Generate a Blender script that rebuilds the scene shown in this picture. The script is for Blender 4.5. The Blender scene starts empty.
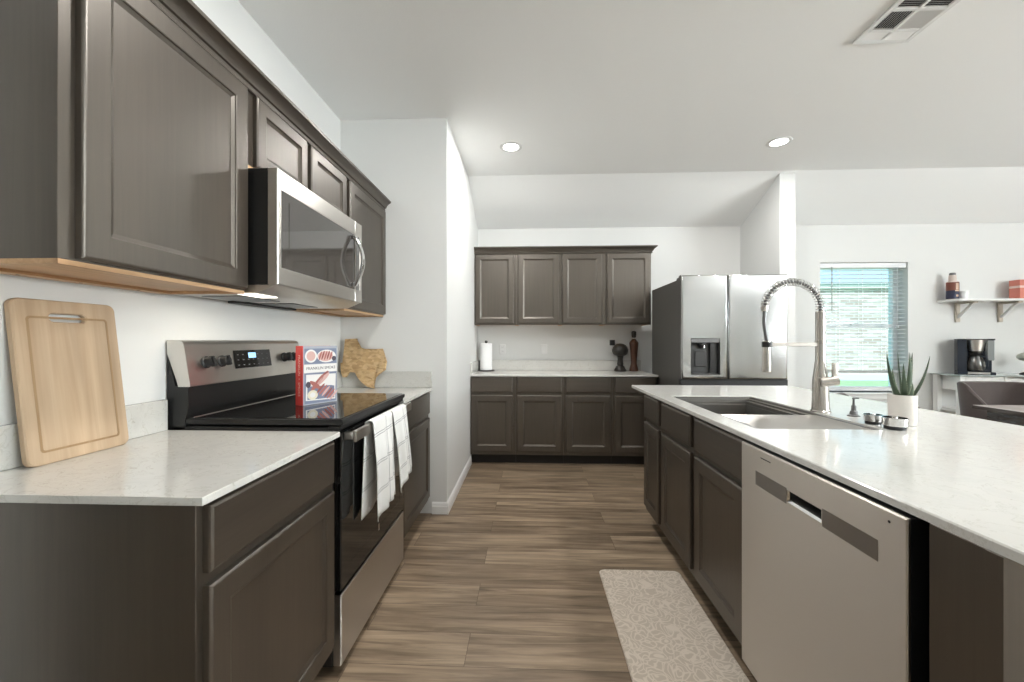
import bpy, bmesh, math, random
from mathutils import Vector, Matrix

random.seed(7)
S = bpy.context.scene
C = S.collection
PI = math.pi

# ------------------------------------------------------------------ camera, world, light, exposure
cam_data = bpy.data.cameras.new('camera')
cam_data.lens = 36 * 405 / 1024
cam_data.sensor_width = 36
cam_data.clip_start = 0.02
cam = bpy.data.objects.new('camera', cam_data)
C.objects.link(cam)
cam.location = (0, 0, 1.25)
cam.rotation_euler = (PI / 2, 0, math.radians(2.404))
S.camera = cam

S.view_settings.view_transform = 'Standard'
S.view_settings.look = 'None'
S.view_settings.gamma = 1
S.view_settings.use_curve_mapping = False
S.view_settings.exposure = 0.2

world = bpy.data.worlds.new('sky')
S.world = world
world.use_nodes = True
bg = world.node_tree.nodes['Background']
bg.inputs[0].default_value = (0.50, 0.78, 1.0, 1)
bg.inputs[1].default_value = 1.45

sun_data = bpy.data.lights.new('sun', 'SUN')
sun_data.energy = 6.0
sun_data.angle = math.radians(1)
sun = bpy.data.objects.new('sun', sun_data)
C.objects.link(sun)
sun.rotation_euler = (math.radians(48), 0, math.radians(35))

def area_light(name, loc, rot, sx, sy, power, col=(1, 1, 1), disk=False, spread=None):
    d = bpy.data.lights.new(name, 'AREA')
    d.shape = 'DISK' if disk else 'RECTANGLE'
    d.size = sx
    if not disk:
        d.size_y = sy
    d.energy = power
    d.color = col
    if spread:
        d.spread = spread
    o = bpy.data.objects.new(name, d)
    C.objects.link(o)
    o.location = loc
    o.rotation_euler = rot
    return o

# daylight lamps added at unseen right-hand windows, tilted up to brighten the ceiling
WIN_R = (-2.7, -0.6)
DAY_POWER = 440
for wy in WIN_R:
    area_light('daylight', (7.0, wy, 1.70), (0, math.radians(90 + 64), 0), 1.5, 1.7, DAY_POWER, (0.93, 0.98, 1.0))

CANS = [(-0.15, 3.366), (2.026, 3.373), (-0.15, 1.42), (2.026, 1.42)]
CAN_POWER = 16

# ------------------------------------------------------------------ materials
def new_mat(name):
    m = bpy.data.materials.new(name)
    m.use_nodes = True
    nt = m.node_tree
    return m, nt, nt.nodes['Principled BSDF']

def plain(name, col, rough=0.5, metal=0.0, spec=0.5, emit=None, estr=0, trans=0, ior=1.45, alpha=1, coat=0):
    m, nt, b = new_mat(name)
    b.inputs['Base Color'].default_value = (*col, 1)
    b.inputs['Roughness'].default_value = rough
    b.inputs['Metallic'].default_value = metal
    b.inputs['Specular IOR Level'].default_value = spec
    b.inputs['IOR'].default_value = ior
    b.inputs['Transmission Weight'].default_value = trans
    b.inputs['Coat Weight'].default_value = coat
    if emit:
        b.inputs['Emission Color'].default_value = (*emit, 1)
        b.inputs['Emission Strength'].default_value = estr
    return m

def N(nt, t, **kw):
    n = nt.nodes.new(t)
    for k, v in kw.items():
        setattr(n, k, v)
    return n

def coords(nt, scale, rand=True, rot=(0, 0, 0)):
    tc = N(nt, 'ShaderNodeTexCoord')
    mp = N(nt, 'ShaderNodeMapping')
    mp.inputs['Scale'].default_value = scale
    mp.inputs['Rotation'].default_value = rot
    if rand:
        oi = N(nt, 'ShaderNodeObjectInfo')
        mul = N(nt, 'ShaderNodeMath', operation='MULTIPLY')
        mul.inputs[1].default_value = 37.0
        nt.links.new(oi.outputs['Random'], mul.inputs[0])
        add = N(nt, 'ShaderNodeVectorMath', operation='ADD')
        nt.links.new(tc.outputs['Object'], add.inputs[0])
        nt.links.new(mul.outputs[0], add.inputs[1])
        nt.links.new(add.outputs[0], mp.inputs['Vector'])
    else:
        nt.links.new(tc.outputs['Object'], mp.inputs['Vector'])
    return mp.outputs[0]

def noise(nt, vec, scale=1.0, detail=4, rough=0.55, dist=0.0):
    n = N(nt, 'ShaderNodeTexNoise')
    n.inputs['Scale'].default_value = scale
    n.inputs['Detail'].default_value = detail
    n.inputs['Roughness'].default_value = rough
    n.inputs['Distortion'].default_value = dist
    nt.links.new(vec, n.inputs['Vector'])
    return n.outputs['Fac']

def ramp(nt, fac, stops):
    r = N(nt, 'ShaderNodeValToRGB')
    els = r.color_ramp.elements
    while len(els) < len(stops):
        els.new(0.5)
    for e, (p, c) in zip(els, stops):
        e.position = p
        e.color = (*c, 1) if len(c) == 3 else c
    nt.links.new(fac, r.inputs[0])
    return r.outputs[0]

def mix(nt, a, b, fac, mode='MIX'):
    n = N(nt, 'ShaderNodeMix', data_type='RGBA', blend_type=mode)
    for sock, v in ((n.inputs[0], fac), (n.inputs[6], a), (n.inputs[7], b)):
        if isinstance(v, (int, float)):
            sock.default_value = v
        elif isinstance(v, tuple):
            sock.default_value = (*v, 1)
        else:
            nt.links.new(v, sock)
    return n.outputs[2]

def bump(nt, b, h, strength, dist=0.002):
    n = N(nt, 'ShaderNodeBump')
    n.inputs['Strength'].default_value = strength
    n.inputs['Distance'].default_value = dist
    nt.links.new(h, n.inputs['Height'])
    nt.links.new(n.outputs[0], b.inputs['Normal'])

def wood(name, dark, light, axis, rough=0.36, fine=70, coarse=6, bstr=0.12, spec=0.5, coat=0.0):
    m, nt, b = new_mat(name)
    sc = [fine, fine, fine]
    sc['XYZ'.index(axis)] = fine / 28
    g = noise(nt, coords(nt, tuple(sc)), 1, 5, 0.6, 0.4)
    sc2 = [coarse, coarse, coarse]
    sc2['XYZ'.index(axis)] = coarse / 5
    g2 = noise(nt, coords(nt, tuple(sc2)), 1, 3, 0.5, 0.3)
    a = ramp(nt, g, [(0.3, dark), (0.72, light)])
    k = ramp(nt, g2, [(0.3, (0.72, 0.72, 0.72)), (0.75, (1.15, 1.15, 1.15))])
    nt.links.new(mix(nt, a, k, 1.0, 'MULTIPLY'), b.inputs['Base Color'])
    b.inputs['Roughness'].default_value = rough
    b.inputs['Specular IOR Level'].default_value = spec
    if coat:        # thick satin varnish, its gloss tinted by the stain
        b.inputs['IOR'].default_value = 2.0
        b.inputs['Specular Tint'].default_value = (1.0, 0.925, 0.83, 1)
        b.inputs['Roughness'].default_value = 0.40
    bump(nt, b, g, bstr, 0.001)
    return m

def steel(name, col, rough, axis, aniso=0.75, fine=260):
    """brushed level (aniso > 0): highlights stretch upright"""
    m, nt, b = new_mat(name)
    sc = [fine, fine, fine]
    sc['XYZ'.index(axis)] = fine / 60
    g = noise(nt, coords(nt, tuple(sc)), 1, 3, 0.6)
    r = N(nt, 'ShaderNodeMapRange')
    r.inputs[3].default_value = rough * 0.97
    r.inputs[4].default_value = rough * 1.03
    nt.links.new(g, r.inputs[0])
    nt.links.new(r.outputs[0], b.inputs['Roughness'])
    b.inputs['Base Color'].default_value = (*col, 1)
    b.inputs['Metallic'].default_value = 1
    if aniso:
        b.inputs['Anisotropic'].default_value = aniso
        t_ = N(nt, 'ShaderNodeCombineXYZ')
        t_.inputs[2].default_value = 1.0
        nt.links.new(t_.outputs[0], b.inputs['Tangent'])
    return m

W_DARK, W_LIGHT = (0.024, 0.0182, 0.0128), (0.043, 0.033, 0.024)
M = {}
M['cab_v'] = wood('stained_wood_upright', W_DARK, W_LIGHT, coat=1.0, axis='Z')
M['cab_h'] = wood('stained_wood_level', W_DARK, W_LIGHT, coat=1.0, axis='X')
M['cab_y'] = wood('stained_wood_run', W_DARK, W_LIGHT, coat=1.0, axis='Y')
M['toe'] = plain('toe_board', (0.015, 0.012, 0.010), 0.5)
M['maple'] = wood('raw_maple', (0.55, 0.33, 0.17), (0.72, 0.47, 0.27), 'X', 0.5, 50, 5, 0.05)
M['board'] = wood('beech_board', (0.46, 0.325, 0.205), (0.60, 0.45, 0.305), 'Z', 0.5, 34, 7, 0.05)
M['hole'] = plain('dark_hole', (0.02, 0.012, 0.008), 0.8)
M['steel'] = steel('brushed_steel', (0.66, 0.635, 0.60), 0.36, 'X', 0.8)
M['steel_v'] = steel('brushed_steel_upright', (0.40, 0.40, 0.395), 0.14, 'Z', 0.3)
M['steel_dw'] = steel('brushed_steel_warm', (0.62, 0.575, 0.52), 0.42, 'X', 0.92)
M['steel_band'] = steel('brushed_steel_band', (0.30, 0.28, 0.26), 0.36, 'X')
M['nickel'] = steel('brushed_nickel', (0.56, 0.53, 0.49), 0.27, 'Z', 0)
M['chrome'] = plain('polished_steel', (0.78, 0.78, 0.78), 0.1, 1.0)
M['sinksteel'] = steel('sink_steel', (0.42, 0.41, 0.39), 0.30, 'X', 0)
M['black'] = plain('black_enamel', (0.012, 0.012, 0.012), 0.32)
M['blackmat'] = plain('black_plastic', (0.018, 0.018, 0.019), 0.45)
M['glassblk'] = plain('black_ceramic_glass', (0.006, 0.006, 0.006), 0.035, 0, 0.7)
M['micro_glass'] = plain('smoked_glass', (0.055, 0.05, 0.045), 0.06, 0.0, 0.9, coat=0.6)
M['fridge_side'] = plain('grey_painted_steel', (0.095, 0.092, 0.085), 0.38, 0.3)
M['greyplastic'] = plain('grey_plastic', (0.05, 0.05, 0.05), 0.35)
M['greyband'] = plain('grey_trim', (0.16, 0.16, 0.16), 0.35, 0.3)
M['white'] = plain('white_paint', (0.82, 0.82, 0.80), 0.4)
M['whitegloss'] = plain('white_gloss', (0.84, 0.84, 0.83), 0.2)
M['vinyl'] = plain('white_vinyl', (0.86, 0.87, 0.88), 0.3)
M['slat'] = plain('blind_slat', (0.80, 0.81, 0.82), 0.35)
M['railgrey'] = plain('blind_rail', (0.42, 0.43, 0.43), 0.45)
M['ceramic'] = plain('white_ceramic', (0.80, 0.76, 0.71), 0.45)
M['paper'] = plain('paper_towel', (0.88, 0.88, 0.88), 0.9)
M['soil'] = plain('potting_soil', (0.035, 0.027, 0.02), 0.95)
M['lens'] = plain('light_lens', (1, 1, 1), 0.4, emit=(1, 0.98, 0.95), estr=9)
M['hoodlens'] = plain('hood_lamp_lens', (1, 1, 1), 0.4, emit=(1, 0.93, 0.80), estr=2.5)
def pane_mat():
    m, nt, b = new_mat('window_glass')
    tr = N(nt, 'ShaderNodeBsdfTransparent'); tr.inputs[0].default_value = (0.93, 0.97, 0.97, 1)
    gs = N(nt, 'ShaderNodeBsdfGlossy'); gs.inputs['Roughness'].default_value = 0.01
    fr_ = N(nt, 'ShaderNodeFresnel'); fr_.inputs[0].default_value = 1.12
    mx = N(nt, 'ShaderNodeMixShader')
    nt.links.new(fr_.outputs[0], mx.inputs[0]); nt.links.new(tr.outputs[0], mx.inputs[1]); nt.links.new(gs.outputs[0], mx.inputs[2])
    nt.links.new(mx.outputs[0], nt.nodes['Material Output'].inputs[0])
    return m
M['clear'] = pane_mat()
M['blue_led'] = plain('blue_digits', (0.02, 0.05, 0.1), 0.3, emit=(0.35, 0.65, 1), estr=1.6)
M['markwhite'] = plain('white_print', (0.7, 0.7, 0.7), 0.5)
M['markgrey'] = plain('grey_print', (0.20, 0.20, 0.20), 0.5)
M['darkslot'] = plain('dark_slot', (0.02, 0.02, 0.02), 0.6)

def wall_mat(name, col, bscale=180, bs=0.12):
    m, nt, b = new_mat(name)
    b.inputs['Base Color'].default_value = (*col, 1)
    b.inputs['Roughness'].default_value = 0.75
    b.inputs['Specular IOR Level'].default_value = 0.25
    bump(nt, b, noise(nt, coords(nt, (1, 1, 1), False), bscale, 2, 0.5), bs, 0.002)
    return m
M['wall'] = wall_mat('wall_paint', (0.745, 0.75, 0.735))
M['ceil'] = wall_mat('ceiling_paint', (0.93, 0.935, 0.925), 110, 0.25)
M['trimw'] = plain('trim_paint', (0.84, 0.84, 0.83), 0.35)

def quartz():
    m, nt, b = new_mat('white_quartz')
    v = coords(nt, (1, 1, 1), False)
    n1 = noise(nt, v, 9, 6, 0.62, 1.2)
    n2 = noise(nt, v, 55, 3, 0.6, 0.6)
    base = ramp(nt, n1, [(0.35, (0.60, 0.595, 0.565)), (0.5, (0.64, 0.635, 0.60)), (0.515, (0.55, 0.54, 0.50)), (0.53, (0.64, 0.635, 0.60))])
    sp = ramp(nt, n2, [(0.64, (1, 1, 1)), (0.72, (0.80, 0.78, 0.74))])
    nt.links.new(mix(nt, base, sp, 1.0, 'MULTIPLY'), b.inputs['Base Color'])
    b.inputs['Roughness'].default_value = 0.13
    return m
M['quartz'] = quartz()

def floor_mat():
    m, nt, b = new_mat('vinyl_plank')
    tc = N(nt, 'ShaderNodeTexCoord')
    br = N(nt, 'ShaderNodeTexBrick')
    br.offset = 0.37
    br.inputs['Scale'].default_value = 1.0
    br.inputs['Brick Width'].default_value = 1.22
    br.inputs['Row Height'].default_value = 0.18
    br.inputs['Mortar Size'].default_value = 0.0011
    br.inputs['Mortar Smooth'].default_value = 0.1
    br.inputs['Bias'].default_value = 0.0
    br.inputs['Color1'].default_value = (0.215, 0.158, 0.105, 1)
    br.inputs['Color2'].default_value = (0.315, 0.238, 0.162, 1)
    br.inputs['Mortar'].default_value = (0.10, 0.07, 0.048, 1)
    mp = N(nt, 'ShaderNodeMapping')
    mp.inputs['Location'].default_value = (0.25, 0.075, 0)
    nt.links.new(tc.outputs['Object'], mp.inputs[0])
    nt.links.new(mp.outputs[0], br.inputs['Vector'])
    # each plank gets its own stretch of grain
    off = N(nt, 'ShaderNodeVectorMath', operation='MULTIPLY_ADD')
    nt.links.new(br.outputs['Color'], off.inputs[0])
    off.inputs[1].default_value = (60, 60, 60)
    nt.links.new(tc.outputs['Object'], off.inputs[2])
    m2 = N(nt, 'ShaderNodeMapping')
    m2.inputs['Scale'].default_value = (1.6, 26, 1)
    nt.links.new(off.outputs[0], m2.inputs[0])
    g = noise(nt, m2.outputs[0], 1.0, 7, 0.62, 0.9)
    m3 = N(nt, 'ShaderNodeMapping')
    m3.inputs['Scale'].default_value = (1.1, 6, 1)
    nt.links.new(off.outputs[0], m3.inputs[0])
    g2 = noise(nt, m3.outputs[0], 1.3, 3, 0.5, 0.8)
    k = ramp(nt, g, [(0.30, (0.50, 0.48, 0.46)), (0.52, (1.0, 1.0, 1.0)), (0.72, (1.42, 1.44, 1.46))])
    k2 = ramp(nt, g2, [(0.3, (0.70, 0.68, 0.67)), (0.7, (1.28, 1.28, 1.28))])
    c = mix(nt, br.outputs['Color'], k, 1.0, 'MULTIPLY')
    nt.links.new(mix(nt, c, k2, 1.0, 'MULTIPLY'), b.inputs['Base Color'])
    b.inputs['Roughness'].default_value = 0.42
    b.inputs['Specular IOR Level'].default_value = 0.4
    bump(nt, b, g, 0.12, 0.001)
    return m
M['floor'] = floor_mat()

def towel_mat():
    m, nt, b = new_mat('checked_cotton')
    uv = N(nt, 'ShaderNodeUVMap')
    sep = N(nt, 'ShaderNodeSeparateXYZ')
    nt.links.new(uv.outputs[0], sep.inputs[0])
    def lines(out, period, w, shift):
        a = N(nt, 'ShaderNodeMath', operation='ADD'); a.inputs[1].default_value = shift
        nt.links.new(out, a.inputs[0])
        d = N(nt, 'ShaderNodeMath', operation='DIVIDE'); d.inputs[1].default_value = period
        nt.links.new(a.outputs[0], d.inputs[0])
        f = N(nt, 'ShaderNodeMath', operation='FRACT')
        nt.links.new(d.outputs[0], f.inputs[0])
        l = N(nt, 'ShaderNodeMath', operation='LESS_THAN'); l.inputs[1].default_value = w / period
        nt.links.new(f.outputs[0], l.inputs[0])
        return l.outputs[0]
    tot = None
    for out, per in ((sep.outputs[0], 0.24), (sep.outputs[1], 0.118)):
        for sh in (0.0, 0.010):
            l = lines(out, per, 0.0026, sh + 0.03)
            if tot is None:
                tot = l
            else:
                mx = N(nt, 'ShaderNodeMath', operation='MAXIMUM')
                nt.links.new(tot, mx.inputs[0]); nt.links.new(l, mx.inputs[1])
                tot = mx.outputs[0]
    nt.links.new(mix(nt, (0.80, 0.80, 0.78), (0.27, 0.27, 0.28), tot), b.inputs['Base Color'])
    b.inputs['Roughness'].default_value = 0.9
    b.inputs['Specular IOR Level'].default_value = 0.15
    bump(nt, b, noise(nt, coords(nt, (1, 1, 1), False), 700, 2), 0.3, 0.001)
    return m
M['towel'] = towel_mat()

def fabric(name, a, b_, scale=260):
    m, nt, b = new_mat(name)
    n = noise(nt, coords(nt, (1, 1, 1)), scale, 3, 0.7)
    nt.links.new(ramp(nt, n, [(0.3, a), (0.7, b_)]), b.inputs['Base Color'])
    b.inputs['Roughness'].default_value = 0.8
    b.inputs['Specular IOR Level'].default_value = 0.2
    b.inputs['Sheen Weight'].default_value = 0.3
    bump(nt, b, n, 0.2, 0.001)
    return m
M['chair'] = fabric('brown_upholstery', (0.060, 0.046, 0.042), (0.105, 0.083, 0.077))
def mat_print():
    m, nt, b = new_mat('leaf_print_mat')
    v = coords(nt, (1, 1, 1), False)
    w = N(nt, 'ShaderNodeTexNoise')
    w.inputs['Scale'].default_value = 9
    w.inputs['Detail'].default_value = 2
    nt.links.new(v, w.inputs['Vector'])
    ma = N(nt, 'ShaderNodeVectorMath', operation='MULTIPLY_ADD')
    nt.links.new(w.outputs['Color'], ma.inputs[0])
    ma.inputs[1].default_value = (0.12, 0.12, 0)
    nt.links.new(v, ma.inputs[2])
    vo = N(nt, 'ShaderNodeTexVoronoi')
    vo.inputs['Scale'].default_value = 13
    nt.links.new(ma.outputs[0], vo.inputs['Vector'])
    mu = N(nt, 'ShaderNodeMath', operation='MULTIPLY'); mu.inputs[1].default_value = 34
    nt.links.new(vo.outputs['Distance'], mu.inputs[0])
    si = N(nt, 'ShaderNodeMath', operation='SINE')
    nt.links.new(mu.outputs[0], si.inputs[0])
    v2 = N(nt, 'ShaderNodeTexVoronoi', feature='DISTANCE_TO_EDGE')
    v2.inputs['Scale'].default_value = 22
    nt.links.new(ma.outputs[0], v2.inputs['Vector'])
    l1 = ramp(nt, si.outputs[0], [(0.45, (0, 0, 0)), (0.8, (1, 1, 1))])
    l2 = ramp(nt, v2.outputs['Distance'], [(0.03, (1, 1, 1)), (0.07, (0, 0, 0))])
    k = mix(nt, l1, l2, 1.0, 'LIGHTEN')
    nt.links.new(mix(nt, (0.56, 0.485, 0.40), (0.70, 0.62, 0.53), k), b.inputs['Base Color'])
    b.inputs['Roughness'].default_value = 0.8
    b.inputs['Specular IOR Level'].default_value = 0.2
    return m
M['rug'] = mat_print()
M['table'] = wood('dark_table_wood', (0.035, 0.026, 0.022), (0.075, 0.058, 0.05), 'Y', 0.12, 40, 5, spec=0.9)
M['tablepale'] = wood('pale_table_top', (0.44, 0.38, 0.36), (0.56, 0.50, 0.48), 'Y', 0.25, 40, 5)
def leaf_mat():
    m, nt, b = new_mat('aloe_leaf')
    n = noise(nt, coords(nt, (30, 30, 9)), 1, 3)
    nt.links.new(ramp(nt, n, [(0.3, (0.050, 0.085, 0.050)), (0.75, (0.125, 0.17, 0.11))]), b.inputs['Base Color'])
    b.inputs['Roughness'].default_value = 0.45
    return m
M['leaf'] = leaf_mat()
M['thorn'] = plain('leaf_spines', (0.34, 0.38, 0.25), 0.5)
M['darkcarve'] = wood('dark_carved_wood', (0.012, 0.010, 0.008), (0.035, 0.029, 0.022), 'Z', 0.4, 40, 20, 0.5)
M['millwood'] = wood('reddish_turned_wood', (0.042, 0.016, 0.009), (0.12, 0.052, 0.028), 'Z', 0.28, 60, 14)
M['millneck'] = plain('pale_metal_ring', (0.6, 0.56, 0.48), 0.3, 0.8)
def osb():
    m, nt, b = new_mat('chip_wood')
    v = N(nt, 'ShaderNodeTexVoronoi')
    v.inputs['Scale'].default_value = 1
    nt.links.new(coords(nt, (36, 36, 70), False), v.inputs['Vector'])
    n = noise(nt, coords(nt, (14, 14, 14), False), 1, 4)
    sp = N(nt, 'ShaderNodeSeparateColor')
    nt.links.new(v.outputs['Color'], sp.inputs[0])
    a = ramp(nt, sp.outputs[0], [(0.0, (0.40, 0.25, 0.11)), (0.5, (0.56, 0.38, 0.19)), (1.0, (0.66, 0.48, 0.27))])
    k = ramp(nt, n, [(0.3, (0.8, 0.78, 0.75)), (0.6, (1.05, 1.05, 1.05))])
    nt.links.new(mix(nt, a, k, 1, 'MULTIPLY'), b.inputs['Base Color'])
    b.inputs['Roughness'].default_value = 0.6
    return m
M['osb'] = osb()
def brick():
    m, nt, b = new_mat('house_brick')
    tc = N(nt, 'ShaderNodeTexCoord')
    mp = N(nt, 'ShaderNodeMapping')
    mp.inputs['Rotation'].default_value = (PI / 2, 0, 0)
    nt.links.new(tc.outputs['Object'], mp.inputs[0])
    br = N(nt, 'ShaderNodeTexBrick')
    br.inputs['Scale'].default_value = 1
    br.inputs['Brick Width'].default_value = 0.30
    br.inputs['Row Height'].default_value = 0.10
    br.inputs['Mortar Size'].default_value = 0.014
    br.inputs['Color1'].default_value = (0.36, 0.27, 0.24, 1)
    br.inputs['Color2'].default_value = (0.56, 0.49, 0.45, 1)
    br.inputs['Mortar'].default_value = (0.56, 0.54, 0.51, 1)
    nt.links.new(mp.outputs[0], br.inputs['Vector'])
    nt.links.new(br.outputs['Color'], b.inputs['Base Color'])
    b.inputs['Roughness'].default_value = 0.9
    return m
M['brick'] = brick()
M['eave'] = plain('eave_paint', (0.55, 0.58, 0.55), 0.6)
M['shingle'] = plain('roof_shingle', (0.42, 0.40, 0.39), 0.9)
M['footing_shade'] = plain('footing_shaded_blue', (0.50, 0.60, 0.62), 0.9)  # blue-grey colour carries the shade along the foot of the house
def grass():
    m, nt, b = new_mat('lawn_grass')
    n = noise(nt, coords(nt, (1, 1, 1), False), 9, 5, 0.7)
    nt.links.new(ramp(nt, n, [(0.3, (0.16, 0.34, 0.14)), (0.7, (0.34, 0.56, 0.28))]), b.inputs['Base Color'])
    b.inputs['Roughness'].default_value = 0.95
    return m
M['grass'] = grass()
M['bookred'] = plain('book_spine_red', (0.62, 0.06, 0.055), 0.45)
M['bookbg'] = plain('cover_blue_grey', (0.36, 0.38, 0.44), 0.4)
M['bookwhite'] = plain('cover_white', (0.80, 0.78, 0.76), 0.4)
M['bookmeat'] = plain('cover_meat', (0.30, 0.10, 0.09), 0.4)
M['bookmeat2'] = plain('cover_sausage', (0.42, 0.15, 0.13), 0.4)
M['bookpink'] = plain('cover_pink', (0.66, 0.42, 0.38), 0.4)
M['bookcream'] = plain('cover_cream', (0.76, 0.70, 0.55), 0.4)
M['bookdark'] = plain('cover_dark', (0.07, 0.06, 0.08), 0.4)
M['bookblue'] = plain('cover_blue', (0.19, 0.22, 0.31), 0.4)
M['pages'] = plain('book_pages', (0.72, 0.68, 0.60), 0.8)
M['jarblue'] = plain('label_blue', (0.018, 0.022, 0.055), 0.4)
M['jarred'] = plain('label_red', (0.17, 0.05, 0.03), 0.4)
M['jartan'] = plain('label_tan', (0.62, 0.42, 0.30), 0.4)
M['jarcream'] = plain('jar_contents', (0.60, 0.50, 0.45), 0.3)
M['boxpink'] = plain('carton_coral', (0.60, 0.19, 0.14), 0.5)
M['boxpale'] = plain('carton_band', (0.74, 0.55, 0.49), 0.5)
M['strut'] = wood('pale_strut_wood', (0.50, 0.44, 0.36), (0.62, 0.56, 0.47), 'Z', 0.6)
M['greystrut'] = plain('pale_bracket_side', (0.62, 0.62, 0.60), 0.5)
M['carafe_top'] = plain('blue_black_plastic', (0.022, 0.028, 0.04), 0.25)
M['tankglass'] = plain('pale_tank', (0.62, 0.66, 0.66), 0.15, trans=0.6)
M['shelfglass'] = plain('grey_glass_top', (0.42, 0.46, 0.45), 0.08)
M['sage'] = plain('sage_glaze', (0.50, 0.52, 0.45), 0.4)

# ------------------------------------------------------------------ mesh helpers
def bx(bm, x0, y0, z0, x1, y1, z1, bev=0.0, seg=1):
    if x0 > x1: x0, x1 = x1, x0
    if y0 > y1: y0, y1 = y1, y0
    if z0 > z1: z0, z1 = z1, z0
    r = bmesh.ops.create_cube(bm, size=1)
    vs = r['verts']
    for v in vs:
        v.co = Vector((x0 + (v.co.x + .5) * (x1 - x0), y0 + (v.co.y + .5) * (y1 - y0), z0 + (v.co.z + .5) * (z1 - z0)))
    if bev > 0:
        es = {e for v in vs for e in v.link_edges}
        bmesh.ops.bevel(bm, geom=list(es), offset=bev, segments=seg, affect='EDGES', profile=0.5)
    return vs

def ring_loop(bm, rings, close_first=True, close_last=True, torus=False, mats=None):
    vr = [[bm.verts.new(p) for p in r] for r in rings]
    n = len(rings[0])
    m = len(vr)
    for i in range(m if torus else m - 1):
        a, b = vr[i], vr[(i + 1) % m]
        for j in range(n):
            k = (j + 1) % n
            f = bm.faces.new((a[j], a[k], b[k], b[j]))
            if mats: f.material_index = mats[i]
    if not torus:
        if close_first:
            bm.faces.new(vr[0][::-1])
        if close_last:
            f = bm.faces.new(vr[-1])
            if mats: f.material_index = mats[-1]
    return vr

def ring_panel(bm, x0, x1, z0, z1, rings, y=0.0, mats=None):
    """panel facing -Y at plane y; rings of (inset or (l,r,b,t), depth) with depth going +Y"""
    out = []
    for ins, d in rings:
        l, r, b, t = ins if isinstance(ins, tuple) else (ins,) * 4
        out.append([(x0 + l, y + d, z0 + b), (x1 - r, y + d, z0 + b), (x1 - r, y + d, z1 - t), (x0 + l, y + d, z1 - t)])
    ring_loop(bm, out, mats=mats)

def lathe(bm, prof, c=(0, 0, 0), seg=32, cap=True, a0=0.0):
    rings = []
    for r, z in prof:
        rings.append([(c[0] + r * math.cos(a0 + 2 * PI * i / seg), c[1] + r * math.sin(a0 + 2 * PI * i / seg), c[2] + z) for i in range(seg)])
    ring_loop(bm, rings, cap, cap)

def tube(bm, pts, r, seg=10, cap=True, flat=None):
    pts = [Vector(p) for p in pts]
    rs = r if isinstance(r, (list, tuple)) else [r] * len(pts)
    rings = []
    up = None
    for i, p in enumerate(pts):
        if i == 0: t = pts[1] - p
        elif i == len(pts) - 1: t = p - pts[i - 1]
        else: t = (pts[i + 1] - pts[i - 1])
        t.normalize()
        if up is None:
            up = Vector((0, 0, 1)) if abs(t.z) < 0.9 else Vector((1, 0, 0))
        s = t.cross(up)
        if s.length < 1e-5:
            s = t.cross(Vector((0, 1, 0)))
        s.normalize()
        up = s.cross(t).normalized()
        ring = []
        for k in range(seg):
            a = 2 * PI * k / seg
            ring.append(tuple(p + (s * math.cos(a) + up * math.sin(a)) * rs[i]))
        rings.append(ring)
    ring_loop(bm, rings, cap, cap)

def prism(bm, pts2, a, b, plane='yz'):
    """outline pts2 in a plane, extruded from a to b along the third axis"""
    def P(p, t):
        if plane == 'yz': return (t, p[0], p[1])
        if plane == 'xz': return (p[0], t, p[1])
        return (p[0], p[1], t)
    ring_loop(bm, [[P(p, a) for p in pts2], [P(p, b) for p in pts2]])

def sweep(bm, prof, path, outs):
    """profile (d, z) along a path of (x, y); outs: outward offset vector per path point (mitred)"""
    rings = []
    for (x, y), (ox, oy) in zip(path, outs):
        rings.append([(x + d * ox, y + d * oy, z) for d, z in prof])
    ring_loop(bm, rings)

def smooth_all(me, ang=35):
    for p in me.polygons:
        p.use_smooth = True
    try:
        me.set_sharp_from_angle(angle=math.radians(ang))
    except Exception:
        pass

def obj(name, bm, m, parent=None, smooth=True, off=None, ang=35):
    bmesh.ops.recalc_face_normals(bm, faces=bm.faces)
    if off:
        bmesh.ops.translate(bm, verts=bm.verts, vec=(-off[0], -off[1], -off[2]))
    me = bpy.data.meshes.new(name)
    bm.to_mesh(me)
    bm.free()
    if smooth:
        smooth_all(me, ang)
    for mm in (m if isinstance(m, (list, tuple)) else [m]):
        me.materials.append(M[mm] if isinstance(mm, str) else mm)
    o = bpy.data.objects.new(name, me)
    C.objects.link(o)
    if smooth:      # keep large flat faces flat beside their bevels
        wn = o.modifiers.new('weighted_normals', 'WEIGHTED_NORMAL')
        wn.keep_sharp = True
        wn.weight = 50
    if parent:
        o.parent = parent
    return o

def thing(name, label, cat, loc=(0, 0, 0), rz=0.0, group=None):
    o = bpy.data.objects.new(name, None)
    o.empty_display_size = 0.05
    C.objects.link(o)
    o.location = loc
    o.rotation_euler = (0, 0, rz)
    o['label'] = label
    o['category'] = cat
    if group: o['group'] = group
    return o

def tag(o, label, cat, group=None):
    o['label'] = label
    o['category'] = cat
    if group: o['group'] = group
    return o

def struct(name, bm, m, parent=None, smooth=False):
    o = obj(name, bm, m, parent, smooth)
    if not parent:
        o['kind'] = 'structure'
    return o

def new():
    return bmesh.new()

def box_obj(name, m, parent, *a, bev=0.0, seg=1):
    bm = new()
    bx(bm, *a, bev=bev, seg=seg)
    return obj(name, bm, m, parent)

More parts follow.
